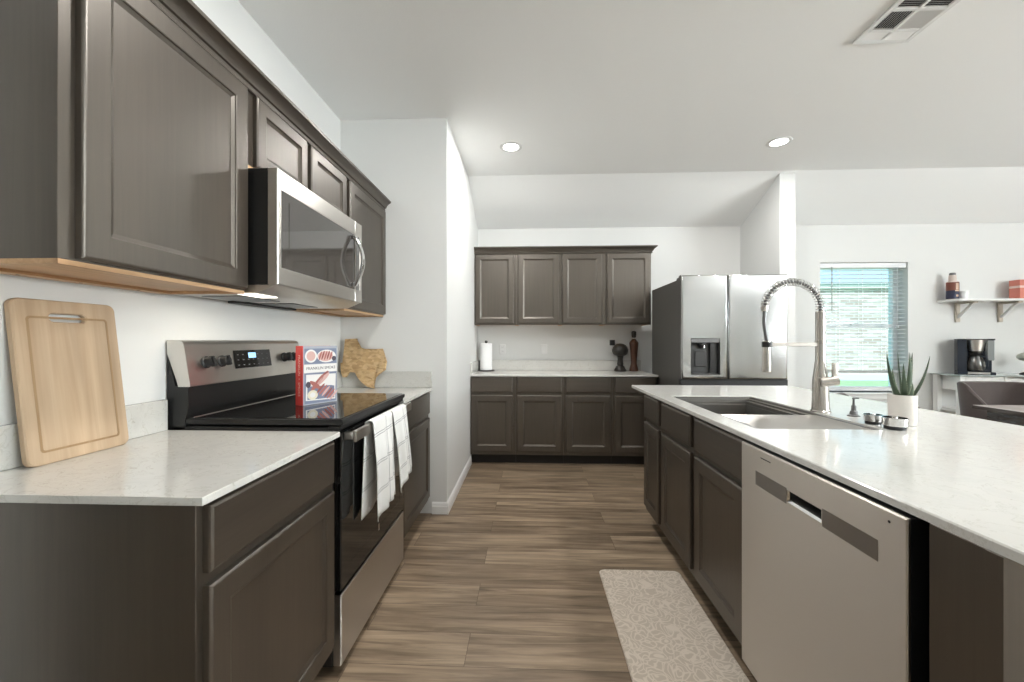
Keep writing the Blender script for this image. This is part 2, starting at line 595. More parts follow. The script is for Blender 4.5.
def text_part(name, txt, size, mat, parent, mtx, align='CENTER', ext=0.0002):
    cu = bpy.data.curves.new(name, 'FONT')
    cu.body = txt
    cu.size = size
    cu.align_x = align
    cu.align_y = 'CENTER'
    cu.extrude = ext
    t = bpy.data.objects.new(name, cu)
    C.objects.link(t)
    bpy.context.view_layer.update()
    me = bpy.data.meshes.new_from_object(t.evaluated_get(bpy.context.evaluated_depsgraph_get()))
    bpy.data.objects.remove(t)
    me.transform(mtx)
    me.materials.clear()
    me.materials.append(M[mat])
    o = bpy.data.objects.new(name, me)
    C.objects.link(o)
    o.parent = parent
    return o

# ------------------------------------------------------------------ the setting
XL, YP, XP, YB, ZC, YF, ZB = -1.38, 2.91, -0.595, 4.70, 2.865, 3.945, 2.555
XPART0, XPART1, YPART = 2.395, 2.54, 3.975
XR, YR = 7.2, -6.5

bm = new(); bx(bm, -6.2, YR - .2, -.12, XR + .2, YB + .25, 0); struct('floor', bm, 'floor')
bm = new()
prism(bm, [(YR - .2, ZC), (YF, ZC), (YB + .25, ZC - (YB + .25 - YF) * (ZC - ZB) / (YB - YF)), (YB + .25, ZC + .12), (YR - .2, ZC + .12)], XL - .2, XR + .2, 'yz')
struct('ceiling', bm, 'ceil')
HY0, HY1, HZ = -2.3, .62, 2.25      # opening to an unseen side hall, added to darken the near cabinet end
bm = new(); bx(bm, XL - .2, HY1, 0, XL, YB + .25, ZC); bx(bm, XL - .2, YR - .2, 0, XL, HY0, ZC); bx(bm, XL - .2, HY0, HZ, XL, HY1, ZC); struct('wall_left', bm, 'wall')
bm = new(); bx(bm, -6.2, HY0 - .2, 0, -6.0, HY1 + .2, HZ + .1); bx(bm, -6.0, HY0 - .2, 0, XL - .2, HY0, HZ + .1); bx(bm, -6.0, HY1, 0, XL - .2, HY1 + .2, HZ + .1); bx(bm, -6.0, HY0, HZ, XL - .2, HY1, HZ + .1); struct('wall_added_hall', bm, 'wall')
slope = lambda y: ZC - max(0, y - YF) * (ZC - ZB) / (YB - YF)
bm = new(); prism(bm, [(YP, 0), (YB, 0), (YB, ZB), (YF, ZC), (YP, ZC)], XL, XP, 'yz'); struct('wall_pantry', bm, 'wall')
bm = new(); prism(bm, [(YPART, 0), (YB, 0), (YB, ZB), (YPART, slope(YPART))], XPART0, XPART1, 'yz'); struct('wall_partition', bm, 'wall')
WX0, WX1, WZ0, WZ1 = 3.275, 4.225, 0.675, 2.132
bm = new()
zt = slope(YB) 
bx(bm, XL, YB, 0, WX0, YB + .2, zt - .002); bx(bm, WX1, YB, 0, XR, YB + .2, zt - .002)
bx(bm, WX0, YB, 0, WX1, YB + .2, WZ0); bx(bm, WX0, YB, WZ1, WX1, YB + .2, zt - .002)
struct('wall_back', bm, 'wall')
bm = new(); bx(bm, XR, YR - .2, 0, XR + .2, YB + .25, ZC); struct('wall_right', bm, 'wall')
bm = new(); bx(bm, XL, YR - .2, 0, XR, YR, ZC); struct('wall_rear', bm, 'wall')

BASEP = [(0.001, 0), (.014, 0), (.014, .055), (.011, .064), (.011, .07), (.005, .082), (.001, .085)]
bm = new()
sweep(bm, BASEP, [(-.70, YP), (XP, YP), (XP, 4.09)], [(0, -1), (1, -1), (1, 0)])
struct('baseboard_pantry', bm, 'trimw')
bm = new()
sweep(bm, BASEP, [(XPART0, YB - .05), (XPART0, YPART), (XPART1, YPART), (XPART1, YB), (XR, YB)], [(-1, 0), (-1, -1), (1, -1), (1, -1), (0, -1)])
struct('baseboard_back', bm, 'trimw')
bm = new()
sweep(bm, BASEP, [(XL, HY0), (XL, YR), (XR, YR), (XR, YB - .02)], [(1, 0), (1, 1), (-1, 1), (-1, 0)])
struct('baseboard_rear', bm, 'trimw')

# living-room windows outside the picture (added where the daylight lamps stand)
def outer_window(n, M4):
    bm = new()
    ring_loop(bm, [[tuple(M4 @ Vector((sx * a, d, 1.5 + sz * b))) for sx, sz in ((-1, -1), (1, -1), (1, 1), (-1, 1))]
                   for a, b, d in ((.98, .88, .002), (.98, .88, .03), (.88, .78, .03), (.88, .78, .002))], torus=True)
    w = struct('window_%d' % n, bm, 'vinyl')
    bm = new(); bx(bm, -.02, .002, .73, .02, .03, 2.27)
    bmesh.ops.transform(bm, matrix=M4, verts=bm.verts); obj('mullion', bm, 'vinyl', w)
    bm = new(); bx(bm, -.88, .004, .72, .88, .01, 2.28)
    bmesh.ops.transform(bm, matrix=M4, verts=bm.verts); obj('pane', bm, 'clear', w)
for i, wy in enumerate(WIN_R):
    outer_window(2 + i, Matrix.Translation((XR, wy, 0)) @ Matrix.Rotation(PI / 2, 4, 'Z'))

# dining window
bm = new()
y0, y1 = YB + .13, YB + .19
def rect_ring(a, y):
    return [(WX0 + a, y, WZ0 + a), (WX1 - a, y, WZ0 + a), (WX1 - a, y, WZ1 - a), (WX0 + a, y, WZ1 - a)]
ring_loop(bm, [rect_ring(.001, y0), rect_ring(.05, y0), rect_ring(.05, y1), rect_ring(.001, y1)], torus=True)
win = struct('window_1', bm, 'vinyl')
bm = new(); bx(bm, WX0 + .05, y0 + .005, 1.40, WX1 - .05, y0 + .045, 1.445, .004); obj('meeting_rail', bm, 'vinyl', win)
bm = new(); bx(bm, WX0 + .05, y0 + .022, WZ0 + .05, WX1 - .05, y0 + .026, 1.40); obj('pane', bm, 'clear', win)
bm = new(); bx(bm, WX0 + .05, y0 + .032, 1.445, WX1 - .05, y0 + .036, WZ1 - .05); obj('pane', bm, 'clear', win)
bm = new(); bx(bm, WX0 - .03, YB - .035, WZ0 - .022, WX1 + .03, YB + .129, WZ0 + .0, .005, 2); bx(bm, WX0 - .02, YB - .018, WZ0 - .075, WX1 + .02, YB - .001, WZ0 - .022, .003)
obj('window_sill', bm, 'trimw', win)
bm = new(); bx(bm, 3.70, y0 - .012, 1.43, 3.78, y0 + .006, 1.447, .003); tube(bm, [(3.74, y0 - .01, 1.447), (3.77, y0 - .02, 1.452), (3.80, y0 - .016, 1.452)], .005, 8); obj('sash_lock', bm, 'whitegloss', win)

# blind
bl = thing('window_blind', 'white horizontal slat blind hanging in the dining window, slats open', 'blind', (3.75, YB + .045, 2.10))
o = (3.75, YB + .045, 2.10)
bm = new(); bx(bm, WX0 + .006, YB + .012, 2.072, WX1 - .006, YB + .075, 2.128, .004); obj('headrail', bm, 'slat', bl, off=o)
bm = new()
z = 2.045
while z > 0.94:
    prism(bm, [(YB + .018, z - .001), (YB + .044, z + .003), (YB + .070, z - .001), (YB + .070, z + .0015), (YB + .044, z + .0055), (YB + .018, z + .0015)], WX0 + .008, WX1 - .008, 'yz')
    z -= .0445
obj('slats', bm, 'slat', bl, off=o)
bm = new(); bx(bm, WX0 + .008, YB + .018, .893, WX1 - .008, YB + .070, .918, .004); obj('bottom_rail', bm, 'railgrey', bl, off=o)
for xx in (3.50, 3.75, 4.0):
    bm = new(); bx(bm, xx - .002, YB + .0165, .915, xx + .002, YB + .0175, 2.075); bx(bm, xx - .002, YB + .0705, .915, xx + .002, YB + .0715, 2.075)
    obj('ladder_cord', bm, 'slat', bl, off=o)
bm = new(); tube(bm, [(3.405, YB + .004, 2.085), (3.405, YB + .002, 1.57)], .0055, 8); obj('tilt_wand', bm, 'railgrey', bl, off=o)
bm = new(); tube(bm, [(4.115, YB + .004, 2.08), (4.115, YB + .006, 1.42)], .003, 6); lathe(bm, [(.004, .03), (.011, .02), (.013, 0), (.003, -.004)], (4.115, YB + .006, 1.40), 12); obj('lift_cord', bm, 'slat', bl, off=o)

# outside
bm = new(); bx(bm, -12, YB + .26, -.25, 30, 40, -.06); struct('lawn', bm, 'grass')
hs = thing('brick_house', 'single storey brick house beyond the lawn, seen through the dining window', 'house', (11, 14, -.06))
o = (11, 14, -.06)
bm = new(); bx(bm, 4, 14, .12, 24, 20, 3.0); obj('wall', bm, 'brick', hs, off=o)
bm = new(); bx(bm, 3.97, 13.96, -.06, 24.03, 20.03, .12); obj('footing', bm, 'footing_shade', hs, off=o)
bm = new(); bx(bm, 3.8, 13.88, 3.0, 24.2, 20.2, 3.14); obj('eave', bm, 'eave', hs, off=o)
bm = new(); prism(bm, [(13.83, 3.14), (20.25, 3.14), (17, 3.6)], 3.8, 24.2, 'yz'); obj('roof', bm, 'shingle', hs, off=o)

# ceiling lights and vent
for i, (x, y) in enumerate(CANS):
    lab = ['round recessed ceiling light nearest the pantry wall, above the kitchen aisle',
           'round recessed ceiling light in front of the partition by the refrigerator',
           'round recessed ceiling light above the aisle beside the range', 'round recessed ceiling light above the island near end'][i]
    t = thing('recessed_light', lab, 'ceiling light', (x, y, ZC), 0, 'recessed ceiling lights')
    bm = new()
    lathe(bm, [(.062, -.001), (.066, -.006), (.088, -.005), (.092, -.001)], (0, 0, 0), 40, False)
    ring = obj('trim_ring', bm, 'whitegloss', t)
    bm = new(); lathe(bm, [(.064, -.001), (.064, -.003), (.03, -.0035), (.004, -.0035)], (0, 0, 0), 40); obj('lens', bm, 'lens', t)
    L = area_light('lamp', (0, 0, -.012), (0, 0, 0), .15, .15, CAN_POWER, (1, 0.98, 0.955), True)
    L.parent = t

t = thing('ceiling_vent', 'white square ceiling air vent with louvred panels', 'vent', (1.89, 2.105, ZC))
o = (1.89, 2.105, ZC)
bm = new()
vx0, vx1, vy0, vy1 = 1.742, 2.035, 1.945, 2.265
cols = [(1.768, 1.876), (1.890, 2.006)]
rows = [(1.972, 2.030), (2.048, 2.166), (2.184, 2.238)]
za, zb = ZC - .012, ZC - .001
bx(bm, vx0, vy0, za, cols[0][0], vy1, zb, .003); bx(bm, cols[1][1], vy0, za, vx1, vy1, zb, .003)
bx(bm, cols[0][1], vy0, za, cols[1][0], vy1, zb)
for a, b in ((vy0, rows[0][0]), (rows[0][1], rows[1][0]), (rows[1][1], rows[2][0]), (rows[2][1], vy1)):
    bx(bm, cols[0][0], a, za + .0003, cols[1][1], b, zb)
obj('vent_frame', bm, 'whitegloss', t, off=o)
bm = new(); bx(bm, vx0 + .01, vy0 + .01, ZC - .002, vx1 - .01, vy1 - .01, ZC - .0005); obj('duct', bm, 'darkslot', t, off=o)
for ci, (a, b) in enumerate(cols):
    for ri, (c, d) in enumerate(rows):
        bm = new()
        if ri == 1:
            n = 9; st = (b - a) / n; tl = .010 if ci == 0 else -.011
            for k in range(n):
                x = a + (k + .5) * st
                prism(bm, [(x - tl / 2, ZC - .011), (x + tl / 2, ZC - .003), (x + tl / 2 + .0015, ZC - .003), (x - tl / 2 + .0015, ZC - .011)], c, d, 'xz')
        else:
            n = 5; st = (d - c) / n; tl = .010 if ri == 0 else -.010
            for k in range(n):
                y = c + (k + .5) * st
                prism(bm, [(y - tl / 2, ZC - .011), (y + tl / 2, ZC - .003), (y + tl / 2 + .0015, ZC - .003), (y - tl / 2 + .0015, ZC - .011)], a, b, 'yz')
        obj('louvre', bm, 'whitegloss', t, off=o)

# ------------------------------------------------------------------ cabinets
DOOR_T = .021
def door_rings(sw=.058):
    return [(.0005, DOOR_T), (0, DOOR_T - .001), (0, .006), (.002, .003), (.006, .0005), (.009, 0), (sw, 0), (sw + .003, .0015), (sw + .004, .005), (sw + .013, .009), (sw + .016, .0105)]

def add_door(parent, x0, x1, z0, z1, mat='cab_v', sw=.058):
    bm = new(); ring_panel(bm, x0, x1, z0, z1, door_rings(sw), -DOOR_T)
    return obj('door', bm, mat, parent, ang=25)

def add_drawer(parent, x0, x1, z0, z1):
    bm = new(); ring_panel(bm, x0, x1, z0, z1, [(.0005, DOOR_T), (0, DOOR_T - .001), (0, .007), (.002, .003), (.008, 0)], -DOOR_T)
    return obj('drawer_front', bm, 'cab_h', parent, ang=25)

def base_cabinet(label, loc, rz, w, depth, doors, group, toe=.10, top=.894, drawers=None, hollow=False):
    t = thing('base_cabinet', label, 'base cabinet', loc, rz, group)
    bm = new()
    if hollow:      # sink base: front frame, sides, floor and back only
        bx(bm, 0, 0, toe, w, .019, top, .0015); bx(bm, 0, .019, toe, .016, depth, .665); bx(bm, w - .016, .019, toe, w, depth, .665)
        bx(bm, .016, .019, toe, w - .016, depth, toe + .016); bx(bm, .016, depth - .012, toe + .016, w - .016, depth, top)
    else:
        bx(bm, 0, 0, toe, w, depth, top, .0015)
    obj('carcass', bm, 'cab_v', t)
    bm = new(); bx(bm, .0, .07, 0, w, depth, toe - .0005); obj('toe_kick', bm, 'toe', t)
    for (a, b) in doors:
        add_door(t, a, b, .135, .703)
    for (a, b) in (drawers or doors):
        add_drawer(t, a, b, .732, .884)
    return t

R90 = PI / 2
XF = -.728          # left base face frame
base_cabinet('dark brown base cabinet at the near end of the left counter, beside the range', (XF, .856, 0), R90, .618, .645, [(.018, .595)], 'left run base cabinets')
base_cabinet('narrow dark base cabinet between the range and the pantry wall', (XF, 2.247, 0), R90, .655, .645, [(.02, .625)], 'left run base cabinets')
# countertops left
bm = new(); bx(bm, XL + .002, .84, .8945, -.70, 1.476, .914, .003, 2)
tag(obj('countertop', bm, 'quartz'), 'white quartz countertop in the left foreground under the large cutting board', 'countertop')
bm = new(); bx(bm, XL + .002, 2.246, .8945, -.70, YP - .002, .914, .003, 2)
tag(obj('countertop', bm, 'quartz'), 'short white quartz countertop beyond the range, holding the state-shaped board', 'countertop')
bm = new(); bx(bm, XL + .002, .84, .9145, XL + .022, 1.470, 1.03, .002)
tag(obj('backsplash', bm, 'quartz'), 'low white quartz backsplash behind the large cutting board', 'backsplash')
bm = new(); bx(bm, XL + .002, 2.246, .9145, XL + .022, YP - .003, 1.03, .002); 
tag(obj('backsplash', bm, 'quartz'), 'low white quartz backsplash on the left wall beyond the range', 'backsplash')
bm = new(); bx(bm, XL + .0225, YP - .022, .9145, -.70, YP - .002, 1.03, .002)
tag(obj('backsplash', bm, 'quartz'), 'low white quartz backsplash on the pantry wall behind the state-shaped board', 'backsplash')

# back wall base run
xs = [-.592, -.135, .35, .835, 1.268]
dl = [[(.0, .42)], [(.02, .457)], [(.022, .455)], [(.022, .41)]]
dd = [[(-.585 + .592, .425)], [(.018, .460)], [(.020, .460)], [(.022, .415)]]
pos = ['first from the pantry wall', 'second from the pantry wall', 'third from the pantry wall', 'at the refrigerator end']
for i in range(4):
    base_cabinet('dark base cabinet on the back wall, ' + pos[i], (xs[i], 4.09, 0), 0, xs[i + 1] - xs[i] - .001, YB - 4.09 - .002, dd[i], 'back wall base cabinets')
bm = new(); bx(bm, XP + .002, 4.052, .8945, 1.276, YB - .002, .914, .003, 2)
tag(obj('countertop', bm, 'quartz'), 'white quartz countertop on the back wall run, left of the refrigerator', 'countertop')
bm = new(); bx(bm, XP + .022, YB - .022, .9145, 1.276, YB - .002, 1.03, .002); bx(bm, XP + .002, 4.07, .9145, XP + .022, YB - .002, 1.03, .002)
tag(obj('backsplash', bm, 'quartz'), 'low white quartz backsplash along the back wall counter', 'backsplash')

def upper_cabinet(label, loc, rz, w, depth, z0, z1, doors, group, dz=(None, None), sw=.058, strip=True, raw=True):
    t = thing('wall_cabinet', label, 'wall cabinet', loc, rz, group)
    bm = new(); bx(bm, 0, 0, z0 + .012, w, depth, z1, .0012)
    if not raw: bx(bm, 0, 0, z0, w, .012, z0 + .0121, .0008)
    obj('carcass', bm, 'cab_v', t)
    bm = new()
    a = .001
    bx(bm, a, .0125 if not raw else a, z0 + (.003 if not raw else 0), w - a, .018, z0 + .0119); bx(bm, a, .018, z0, .018, depth - .002, z0 + .0119)
    bx(bm, w - .018, .018, z0, w - a, depth - .002, z0 + .0119)
    bx(bm, .018, .018, z0 + .0095, w - .018, depth - .002, z0 + .0119)
    if strip:
        bx(bm, .018, depth - .05, z0 - .0, w - .018, depth - .004, z0 + .0094)
    obj('bottom_panel', bm, 'maple', t)
    if strip and w > .3:
        for fx in (.25, .5, .8):
            bm = new(); lathe(bm, [(.0045, -.0005), (.0045, 0)], (w * fx, depth - .027, z0), 12); obj('screw_hole', bm, 'hole', t)
    for (p, q) in doors:
        add_door(t, p, q, (dz[0] or z0 + .018), (dz[1] or z1 - .027), sw=sw)
    return t

XU = -1.058
upper_cabinet('large dark wall cabinet at upper left, nearest the camera', (XU, .866, 0), R90, .6, .32, 1.425, 2.215, [(.035, .594)], 'left run wall cabinets', (1.443, 2.187), .062)
upper_cabinet('low two-door wall cabinet directly above the microwave', (XU, 1.467, 0), R90, .81, .32, 1.904, 2.215, [(.042, .395), (.43, .802)], 'left run wall cabinets', (1.918, 2.187), .050, False)
upper_cabinet('dark wall cabinet beyond the microwave, against the pantry wall', (XU, 2.278, 0), R90, .63, .32, 1.425, 2.215, [(.036, .622)], 'left run wall cabinets', (1.443, 2.187))
CROWN = [(0.0, 2.192), (.012, 2.192), (.014, 2.198), (.010, 2.202), (.012, 2.212), (.020, 2.214), (.024, 2.224), (.032, 2.238), (.044, 2.248), (.054, 2.251), (.056, 2.263), (.0, 2.263)]
bm = new(); sweep(bm, CROWN, [(XL + .003, .866), (XU, .866), (XU, YP - .003)], [(0, -1), (1, -1), (1, 0)])
tag(obj('crown_moulding', bm, 'cab_y'), 'dark stepped crown moulding along the top of the left wall cabinets', 'crown moulding')

ux = [-.592, -.135, .352, .822, 1.305]
ud = [[(.012, .405)], [(.018, .432)], [(.010, .428)], [(.012, .470)]]
ud = [[(.008, .425)], [(.018, .455)], [(.008, .43)], [(.015, .468)]]
up = ['first from the pantry wall, above the paper towel', 'second from the pantry wall', 'third from the pantry wall', 'nearest the refrigerator']
for i in range(4):
    upper_cabinet('dark wall cabinet on the back wall, ' + up[i], (ux[i], 4.392, 0), 0, ux[i + 1] - ux[i] - .001, YB - 4.392 - .003, 1.425, 2.215, ud[i], 'back wall wall cabinets', (1.441, 2.187), .052, False, False)
bm = new(); sweep(bm, CROWN, [(XP + .002, 4.392), (1.304, 4.392), (1.304, YB - .003)], [(0, -1), (1, -1), (1, 0)])
tag(obj('crown_moulding', bm, 'cab_h'), 'dark crown moulding along the top of the back wall cabinets', 'crown moulding')

# ------------------------------------------------------------------ range
rg = thing('range', 'stainless and black electric range with glass cooktop on the left run', 'range', (-.70, 1.481, 0), R90)
RW = .759
bm = new(); bx(bm, 0, .032, .03, RW, .655, .926, .003); obj('body', bm, 'black', rg)
for lx in (.04, RW - .08):
    for ly in (.06, .58):
        bm = new(); lathe(bm, [(.02, 0), (.02, .03)], (lx + .02, ly, 0), 12); obj('foot', bm, 'blackmat', rg)
bm = new(); ring_panel(bm, .003, RW - .003, .035, .300, [(0, .03), (0, .004), (.004, 0), (.012, 0)], 0); dr = obj('storage_drawer', bm, 'steel', rg)
bm = new(); ring_panel(bm, .003, RW - .003, .315, .908, [(0, .03), (0, .004), (.003, 0), (.07, 0), (.0705, .0006), ((.09, .09, .09, .12), .0006)], 0); dw = obj('oven_door', bm, 'glassblk', rg)
bm = new(); bx(bm, .37, -.001, .37, .385, .0004, .40, .002); obj('badge', bm, 'chrome', dw)
bm = new(); bx(bm, 0, .004, .914, RW, .05, .932, .004, 2); obj('vent_trim', bm, 'black', rg)
bm = new()
bx(bm, .02, -.050, .868, RW - .02, -.034, .912, .005, 2)
hd = obj('handle', bm, 'steel', rg)
for a in (.022, RW - .047):
    bm = new(); bx(bm, a, -.034, .876, a + .025, .0, .906, .003); obj('handle_bracket', bm, 'steel', hd)
bm = new(); bx(bm, 0, -.006, .934, RW, .60, .956, .005, 2); ck = obj('cooktop', bm, 'black', rg)
bm = new(); bx(bm, .012, .006, .9555, RW - .012, .575, .9585, .001); gl = obj('glass_surface', bm, 'glassblk', ck)
bm = new(); tube(bm, [(.012, .0765 + .50, .959), (RW - .012, .0765 + .50, .959)], .002, 8); obj('trim_strip', bm, 'steel', ck)
# backguard
bm = new(); prism(bm, [(.602, .90), (.602, .957), (.594, .975), (.589, 1.0), (.589, 1.078), (.64, 1.078), (.672, 1.20), (.672, .90)], .0, RW, 'yz')
bg_ = obj('backguard', bm, 'black', rg)
bm = new(); prism(bm, [(.582, 1.076), (.5805, 1.082), (.604, 1.232), (.609, 1.245), (.620, 1.252), (.672, 1.254), (.672, 1.206), (.634, 1.10), (.627, 1.076)], -.002, RW + .002, 'yz')
cp = obj('control_panel', bm, 'steel', bg_, ang=50)
bmn = Vector((0, -.150, .0235)).normalized()           # panel normal (leans back)
def panel_pt(x, z):
    return Vector((x, .5805 + (z - 1.082) * (.0235 / .150), z))
for kx in (.088, .172, .605, .690):
    bm = new()
    lathe(bm, [(.024, 0), (.024, .006), (.020, .009), (.0185, .030), (.016, .033)], (0, 0, 0), 28)
    bx(bm, -.006, -.021, .020, .006, .021, .040, .003, 2)
    k = obj('knob', bm, 'blackmat', cp)
    p = panel_pt(kx, 1.165)
    k.matrix_local = Matrix.Translation(p) @ bmn.to_track_quat('Z', 'Y').to_matrix().to_4x4() @ Matrix.Rotation(.2 if kx < .3 else -.1, 4, 'Z')
def on_panel(x0, x1, z0, z1, th, name, mat, parent):
    a = [panel_pt(x0, z0), panel_pt(x1, z0), panel_pt(x1, z1), panel_pt(x0, z1)]
    bm = new()
    ring_loop(bm, [[tuple(q) for q in a], [tuple(q + bmn * th) for q in a]])
    return obj(name, bm, mat, parent, smooth=False)
dp = on_panel(.245, .492, 1.128, 1.208, .003, 'display', 'glassblk', cp)
d2 = on_panel(.335, .385, 1.172, 1.196, .0036, 'clock_digits', 'blue_led', dp)
for r in range(3):
    for c_ in range(7):
        xx = .262 + c_ * .033
        if .32 < xx < .39 and r == 2: continue
        on_panel(xx, xx + .009, 1.141 + r * .023, 1.1440 + r * .023, .0036, 'button_mark', 'markgrey', dp)

# ------------------------------------------------------------------ microwave
mw = thing('microwave', 'stainless over-the-range microwave below the two-door cabinet', 'microwave', (-.936, 1.474, 0), R90)
MW = .76
bm = new(); bx(bm, .003, .041, 1.462, MW - .003, .440, 1.900, .003); obj('body', bm, 'black', mw)
bm = new()
ring_panel(bm, 0, .672, 1.462, 1.898, [(0, .039), (0, .004), (.004, 0), ((.020, .002, .064, .074), 0), ((.022, .002, .066, .076), .003)], 0, mats=[0, 0, 0, 0, 1])
dr = obj('door', bm, ['steel', 'micro_glass'], mw)
bm = new(); bx(bm, .075, .0015, 1.555, .56, .0029, 1.79); obj('window_mesh', bm, 'micro_glass', dr)
bm = new()
ring_panel(bm, .674, MW, 1.462, 1.898, [(0, .039), (0, .004), (.004, 0), ((.0005, .024, .064, .074), 0), ((.001, .026, .066, .076), .003)], 0, mats=[0, 0, 0, 0, 1])
obj('control_panel', bm, ['steel', 'micro_glass'], mw)
bm = new()
pts = []
for i in range(17):
    a = i / 16
    pts.append((.645, -.012 - .042 * math.sin(PI * a), 1.545 + .262 * a))
rings = []
for i, p in enumerate(pts):
    t_ = Vector(pts[min(i + 1, 16)]) - Vector(pts[max(i - 1, 0)]); t_.normalize()
    n_ = Vector((0, -t_.z, t_.y))
    P_ = Vector(p)
    rings.append([tuple(P_ + Vector((sx * .017, 0, 0)) + n_ * sy * .007) for sx, sy in ((-1, -.6), (-.6, -1), (.6, -1), (1, -.6), (1, .6), (.6, 1), (-.6, 1), (-1, .6))])
ring_loop(bm, rings)
bx(bm, .636, -.014, 1.540, .654, .002, 1.560, .003); bx(bm, .636, -.014, 1.792, .654, .002, 1.812, .003)
obj('handle', bm, 'chrome', dr, ang=50)
bm = new(); prism(bm, [(.012, 1.461), (.08, 1.432), (.43, 1.432), (.43, 1.461)], .004, MW - .004, 'yz'); bt = obj('underside', bm, 'steel', mw)
for a in (.10, .43):
    bm = new(); bx(bm, a, .20, 1.4285, a + .23, .38, 1.4318, .001); obj('grease_filter', bm, 'greyband', bt)
bm = new(); bx(bm, .03, .11, 1.4285, .17, .18, 1.4318, .001); obj('hood_lens', bm, 'hoodlens', bt)
bm = new(); bx(bm, .30, .37, 1.421, .75, .425, 1.4318, .002); obj('rear_deflector', bm, 'blackmat', bt)
L = area_light('hood_lamp', (.12, .17, 1.425), (0, 0, 0), .14, .10, 0.7, (1, .90, .74)); L.parent = mw

# ------------------------------------------------------------------ island
XI = .803
def isl(label, y1, w, doors, hollow=False):
    return base_cabinet(label, (XI, y1, 0), -R90, w, .62, doors, 'island base cabinets', hollow=hollow)
isl('dark island cabinet at the far end, toward the refrigerator', 2.815, .338, [(.014, .318)], True)
isl('middle dark island cabinet below the sink, between far end and dishwasher side', 2.476, .476, [(.035, .462)], True)
isl('dark island cabinet next to the dishwasher, below the sink', 1.999, .498, [(.040, .478)], True)
bm = new(); bx(bm, XI - .021, .722, .10, XI + .62, .826, .894, .001); bx(bm, XI + .07, .722, 0, XI + .6, .826, .0995)
tag(obj('filler_panel', bm, 'cab_v'), 'dark filler panel on the island at the near side of the dishwasher', 'panel')
bm = new(); bx(bm, XI - .021, .700, 0, 1.60, .7215, .894, .001); bx(bm, XI - .0245, .6985, 0, XI - .0212, .7255, .894, .0005)
tag(obj('end_panel', bm, 'cab_v'), 'dark end panel closing the near end of the island', 'panel')
bm = new(); bx(bm, XI + .622, .722, 0, 1.46, 2.815, .894, .001)
tag(obj('back_panel', bm, 'cab_v'), 'dark back panel of the island facing the dining area', 'panel')

# dishwasher
dwm = thing('dishwasher', 'stainless dishwasher with pocket handle built into the island', 'dishwasher', (.765, 1.4935, 0), -R90)
DW = .64
bm = new(); bx(bm, .004, .052, .10, DW - .004, .62, .888); obj('tub', bm, 'black', dwm)
bm = new(); bx(bm, .004, .10, .0, DW - .004, .55, .0995); obj('toe_kick', bm, 'black', dwm)
bm = new()
# front skin with the pocket hole, black edges behind
hl, hr, hb, ht = .262, DW - .395, .674, .871 - .808 + .0
ring_panel(bm, 0, DW, .105, .889, [(.001, .05), (0, .008), (0, .003), (.003, 0), ((.258, DW - .400, .668, .081), 0), ((.262, DW - .396, .674, .083), .006), ((.265, DW - .393, .684, .085), .030)], 0, mats=[1, 0, 0, 0, 2, 3, 3])
dd_ = obj('door', bm, ['steel_dw', 'black', 'chrome', 'greyplastic'], dwm, ang=20)
bm = new(); bx(bm, .092, -.0006, .766, .256, .0003, .813); obj('handle_band', bm, 'steel_band', dd_)
bm = new(); bx(bm, .403, -.0006, .766, .572, .0003, .813, 0.0); obj('handle_band', bm, 'steel_band', dd_)
bm = new(); bx(bm, .122, -.0007, .8625, .176, .0002, .8655); obj('vent_mark', bm, 'darkslot', dd_)
bm = new(); tube(bm, [(.600, -.0008, .866), (.600, .0005, .866)], .003, 12); obj('indicator_dot', bm, 'darkslot', dd_)

# island countertop with sink cut-out
IX0, IX1, IY0, IY1 = .783, 1.952, .655, 3.13
SX0, SX1, SY0, SY1 = .872, 1.352, 1.590, 2.525
def rr(x0, x1, y0, y1, z): return [(x0, y0, z), (x1, y0, z), (x1, y1, z), (x0, y1, z)]
bm = new()
b = .003
ring_loop(bm, [rr(IX0, IX1, IY0, IY1, .8945), rr(IX0, IX1, IY0, IY1, .914 - b), rr(IX0 + b, IX1 - b, IY0 + b, IY1 - b, .914), rr(SX0 - b, SX1 + b, SY0 - b, SY1 + b, .914), rr(SX0, SX1, SY0, SY1, .914 - b), rr(SX0, SX1, SY0, SY1, .8945)], torus=True)
tag(obj('countertop', bm, 'quartz', ang=20), 'large white quartz island countertop with a sink cut-out', 'countertop')
# sink: ledged workstation basin hung under the stone
sk = thing('sink', 'stainless workstation sink basin set into the island countertop', 'sink', (1.114, 2.026, .68))
o = (1.114, 2.026, .68)
bm = new()
e = .002
ring_loop(bm, [rr(SX0 + e, SX1 - e, SY0 + e, SY1 - e, .890), rr(SX0 + e, SX1 - e, SY0 + e, SY1 - e, .909), rr(SX0 + .006, SX1 - .006, SY0 + .006, SY1 - .006, .909),
               rr(SX0 + .006, SX1 - .006, SY0 + .006, SY1 - .006, .898), rr(SX0 + .022, SX1 - .022, SY0 + .010, SY1 - .010, .897), rr(SX0 + .023, SX1 - .023, SY0 + .011, SY1 - .011, .868),
               rr(SX0 + .040, SX1 - .040, SY0 + .014, SY1 - .014, .866), rr(SX0 + .044, SX1 - .044, SY0 + .02, SY1 - .02, .70), rr(SX0 + .07, SX1 - .07, SY0 + .05, SY1 - .05, .686), rr(1.09, 1.14, 2.0, 2.05, .680),
               rr(1.09, 1.14, 2.0, 2.05, .676), rr(SX0 + .036, SX1 - .036, SY0 + .012, SY1 - .012, .69), rr(SX0 + .036, SX1 - .036, SY0 + .012, SY1 - .012, .884)], torus=True)
obj('basin', bm, 'sinksteel', sk, off=o, ang=30)
